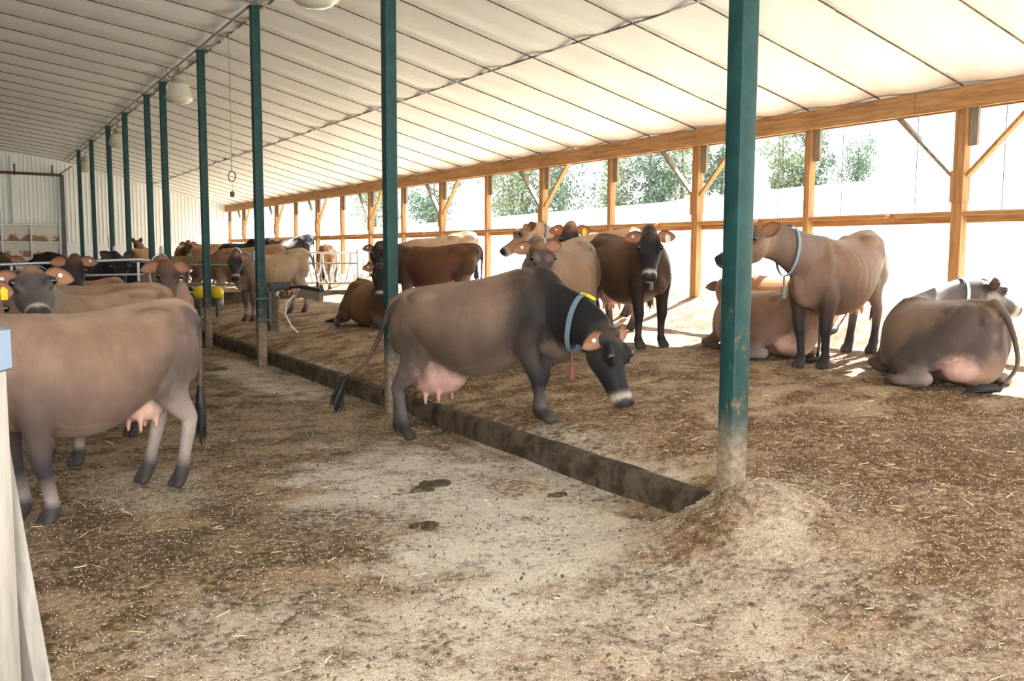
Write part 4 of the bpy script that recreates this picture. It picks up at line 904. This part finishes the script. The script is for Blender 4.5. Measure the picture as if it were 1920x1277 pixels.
def pied(x, y, z, c): 
    q = math.sin(x*7.3 + z*3.1) + math.sin(y*6.1 - x*3.7 + 1.) + math.sin(z*6.7 + x*2.2)
    return (.68, .65, .60) if q > 1.0 else (.014, .013, .016)
def red_pied(x, y, z, c):
    q = math.sin(x*5.3 + z*4.1) + math.sin(y*6.1 - x*3.7 + 1.)
    return (.70, .62, .54) if q > .3 else (.48, .22, .11)
cow('far red and white cow left of the black ones by the end wall', 7.6, 31.5, 20, coat(base=(.46, .22, .11), dark=(.4, .2, .1), patch=red_pied, neck=(.62, .5, .42)), (8.5, 31.6, 1.75), 10, 45, voxel=.03, seed=20)
cow('far black cow with white muzzle mark turned to the right, behind the brush post', 7.35, 28.1, -60, coat(**{**BLK, 'patch': lambda x, y, z, c: (.014, .012, .013), 'neck': (.014, .012, .013)}), (7.72, 27.6, 1.86), -20, 50, voxel=.028, seed=21)
cow('far black and white pied cow standing by the open wall', 8.25, 26.6, 165, coat(**{**BLK, 'patch': pied, 'neck': (.02, .02, .022), 'leg': (.6, .57, .52)}), (7.62, 26.2, 1.84), facing(7.6, 26.2), 55, voxel=.026, seed=22)
cow('red brown cow seen from behind among the white stall dividers', 8.25, 22.9, 62, coat(base=(.26, .10, .035), dark=(.1, .04, .02)), (8.6, 23.8, 1.3), 62, 45, voxel=.024, scale=.9, seed=23)
cow('dark calf sized cow facing out among the white stall dividers', 8.0, 25.0, 250, coat(base=(.07, .045, .025), dark=(.03, .022, .018)), (7.8, 24.1, 1.35), facing(7.6, 23), 55, voxel=.024, scale=.8, seed=24)
# middle group on the bedding
cow('long dark chestnut cow standing side on behind the main cow', 6.68, 13.55, 152, coat(base=(.105, .042, .019), dark=(.022, .016, .015), pale=(.14, .06, .03), flank_dark=.45, shoulder_dark=.3, neck_dark=.5, head_dark=1., thigh_dark=.6, belly_pale=0, ear_in=(.30, .13, .08), crown=(.05, .025, .015)), (5.78, 13.75, 1.64), facing(5.3, 12.9), 52, 0, voxel=.017, scale=.93, ear_tags=((-1, 'button'),), seed=25)
cow('tan cow lying behind the long dark chestnut cow', 8.0, 16.2, 150, coat(base=(.42, .28, .18)), (7.3, 16.8, 1.6), 150, 30, voxel=.026, scale=.99, seed=26)
cow('red brown cow with black face lying left of the second green post, facing the camera', 5.5, 13.2, 268, coat(base=(.20, .085, .032), dark=(.016, .014, .015), pale=(.25, .12, .05), neck_dark=1., head_dark=1., shoulder_dark=.55, thigh_dark=.5, crown=(.05, .028, .018), ear_in=(.34, .16, .10)), (5.18, 12.25, 1.36), facing(5.2, 12.3), 62, 0, voxel=.017, lying=-1, scale=.95, ear_tags=((-1, 'button'),), udder=0, seed=27)
cow('fawn cow in profile facing left, pale muzzle and grey collar, in the middle group', 7.72, 10.75, 154, coat(base=(.45, .26, .145), dark=(.16, .10, .07), head_dark=.3, neck_dark=.05, shoulder_dark=.05, flank_dark=.15, thigh_dark=.1, crown=(.40, .25, .15), muzzle=(.6, .5, .4), jaw=(.46, .29, .18), eye_ring=(.10, .06, .04)), (6.72, 10.72, 1.90), 166, 38, 0, voxel=.017, collar=dict(at=.78, drop=.06, flag=True, flag_a=-60), ears=(25, 5), seed=28)
cow('pale fawn cow with dark face and yellow ear tag looking over the back before it', 7.0, 9.72, 150, coat(base=(.45, .25, .14), dark=(.045, .032, .028), head_dark=1., neck_dark=.1, shoulder_dark=.05, flank_dark=.15, thigh_dark=.1, crown=(.16, .08, .04), ear_in=(.48, .18, .08)), (6.52, 9.42, 1.86), facing(6.5, 9.4), 62, 0, voxel=.017, thin=.4, ear_tags=((1, 'yellow'), (-1, 'button')), seed=29)
cow('light brown cow with bulging flank and dark face peering over the main cow', 5.42, 8.02, 214, coat(base=(.30, .185, .115), dark=(.04, .03, .027), head_dark=.9, neck_dark=.25, shoulder_dark=.1, flank_dark=.15, crown=(.22, .11, .055), eye_ring=(.15, .12, .10), jaw=(.32, .25, .20)), (4.90, 7.62, 1.635), facing(4.9, 7.6) + 22, 55, 0, voxel=.0145, girth=1.12, belly=.05, thin=.3, ear_tags=((-1, 'button'),), ears=(10, -6), collar=dict(at=.85, mat='collar_pale', drop=.05), seed=30)
cow('dark brown cow facing the camera with a black face and orange ears, tags in both', 6.60, 8.36, 262, coat(base=(.135, .066, .036), dark=(.022, .018, .018), pale=(.20, .11, .06), flank_dark=.55, shoulder_dark=.4, thigh_dark=.85, neck_dark=.5, head_dark=1., leg=(.022, .017, .016), leg_low=(.06, .042, .036), hock=(.22, .15, .12), crown=(.055, .03, .02), jaw=(.025, .022, .022), ear_in=(.38, .17, .10), muzzle=(.66, .62, .56)), (6.12, 7.40, 1.74), facing(5.9, 7.2) , 56, 0, voxel=.0135, thin=.5, belly=.04, feet=dict(fl=(.0, .03), fr=(.02, -.03), hl=(.03, 0), hr=(.12, -.02)), ear_tags=((-1, 'button'), (1, 'white')), ears=(8, 2), collar=dict(at=.55, drop=.05, mat='weight_grey', tag='weight_grey'), seed=31)
cow('fawn brown cow standing at right, face hidden by the big green post', 7.28, 5.98, 193, coat(base=(.205, .108, .064), dark=(.03, .038, .036), pale=(.44, .30, .20), flank_dark=.3, shoulder_dark=.25, neck_dark=.15, head_dark=.25, thigh_dark=.25, leg=(.026, .024, .027), leg_low=(.028, .025, .027), hock=(.14, .10, .085), crown=(.26, .15, .09), jaw=(.28, .17, .105), belly_pale=.1, nose=(.03, .03, .033), muzzle=(.16, .13, .12)), (5.96, 5.73, 1.74), 174, 25, 0, voxel=.0135, thin=.8, belly=.03, girth=1.04, scale=.97, feet=dict(fl=(-.04, 0), fr=(.02, .03), hl=(.03, .0), hr=(.08, 0)), collar=dict(at=.62, drop=.05, tag='weight_grey', tilt=-.15), ears=(35, 35), udder=.8, seed=32)
cow('fawn cow lying behind the big green post, rump to the camera', 7.18, 6.85, 84, coat(base=(.25, .14, .085), dark=(.06, .045, .042), flank_dark=.3, thigh_dark=.1, udder=(.60, .38, .30)), (7.50, 7.72, 1.20), 15, 40, voxel=.0145, lying=1, scale=.92, udder=.7, seed=33, girth=1.05,
    tail=[(-.80, 0, .735), (-.90, .0, .60), (-.95, .03, .30), (-.96, .06, .05)])
cow('orange brown cow lying beyond the standing cow at right, only its flank in view', 8.45, 7.75, 108, coat(base=(.40, .19, .085), dark=(.2, .1, .05), flank_dark=.1, shoulder_dark=0), (8.72, 8.42, 1.12), 40, 30, voxel=.02, lying=1, scale=.88, seed=34)
cow('grey brown cow lying at far right with black and white head turned right', 7.05, 4.74, 66, coat(base=(.205, .135, .095), dark=(.050, .042, .042), pale=(.36, .25, .18), flank_dark=.5, thigh_dark=.75, shoulder_dark=.3, neck_dark=.85, head_dark=.9, udder=(.60, .36, .29), crown=(.03, .025, .025), jaw=(.40, .33, .27), muzzle=(.6, .56, .5), ear_in=(.55, .25, .16)), (8.21, 5.09, 1.28), -14, 26, 0, hs=1.12, voxel=.0135, lying=1, scale=.93, girth=1.06, udder=.78, seed=35, ears=(0, 20),
    tail=[(-.80, 0, .735), (-.90, -.06, .56), (-.93, -.12, .25), (-.92, .02, .05)], collar=dict(at=.75, mat='collar_pale', drop=.03))
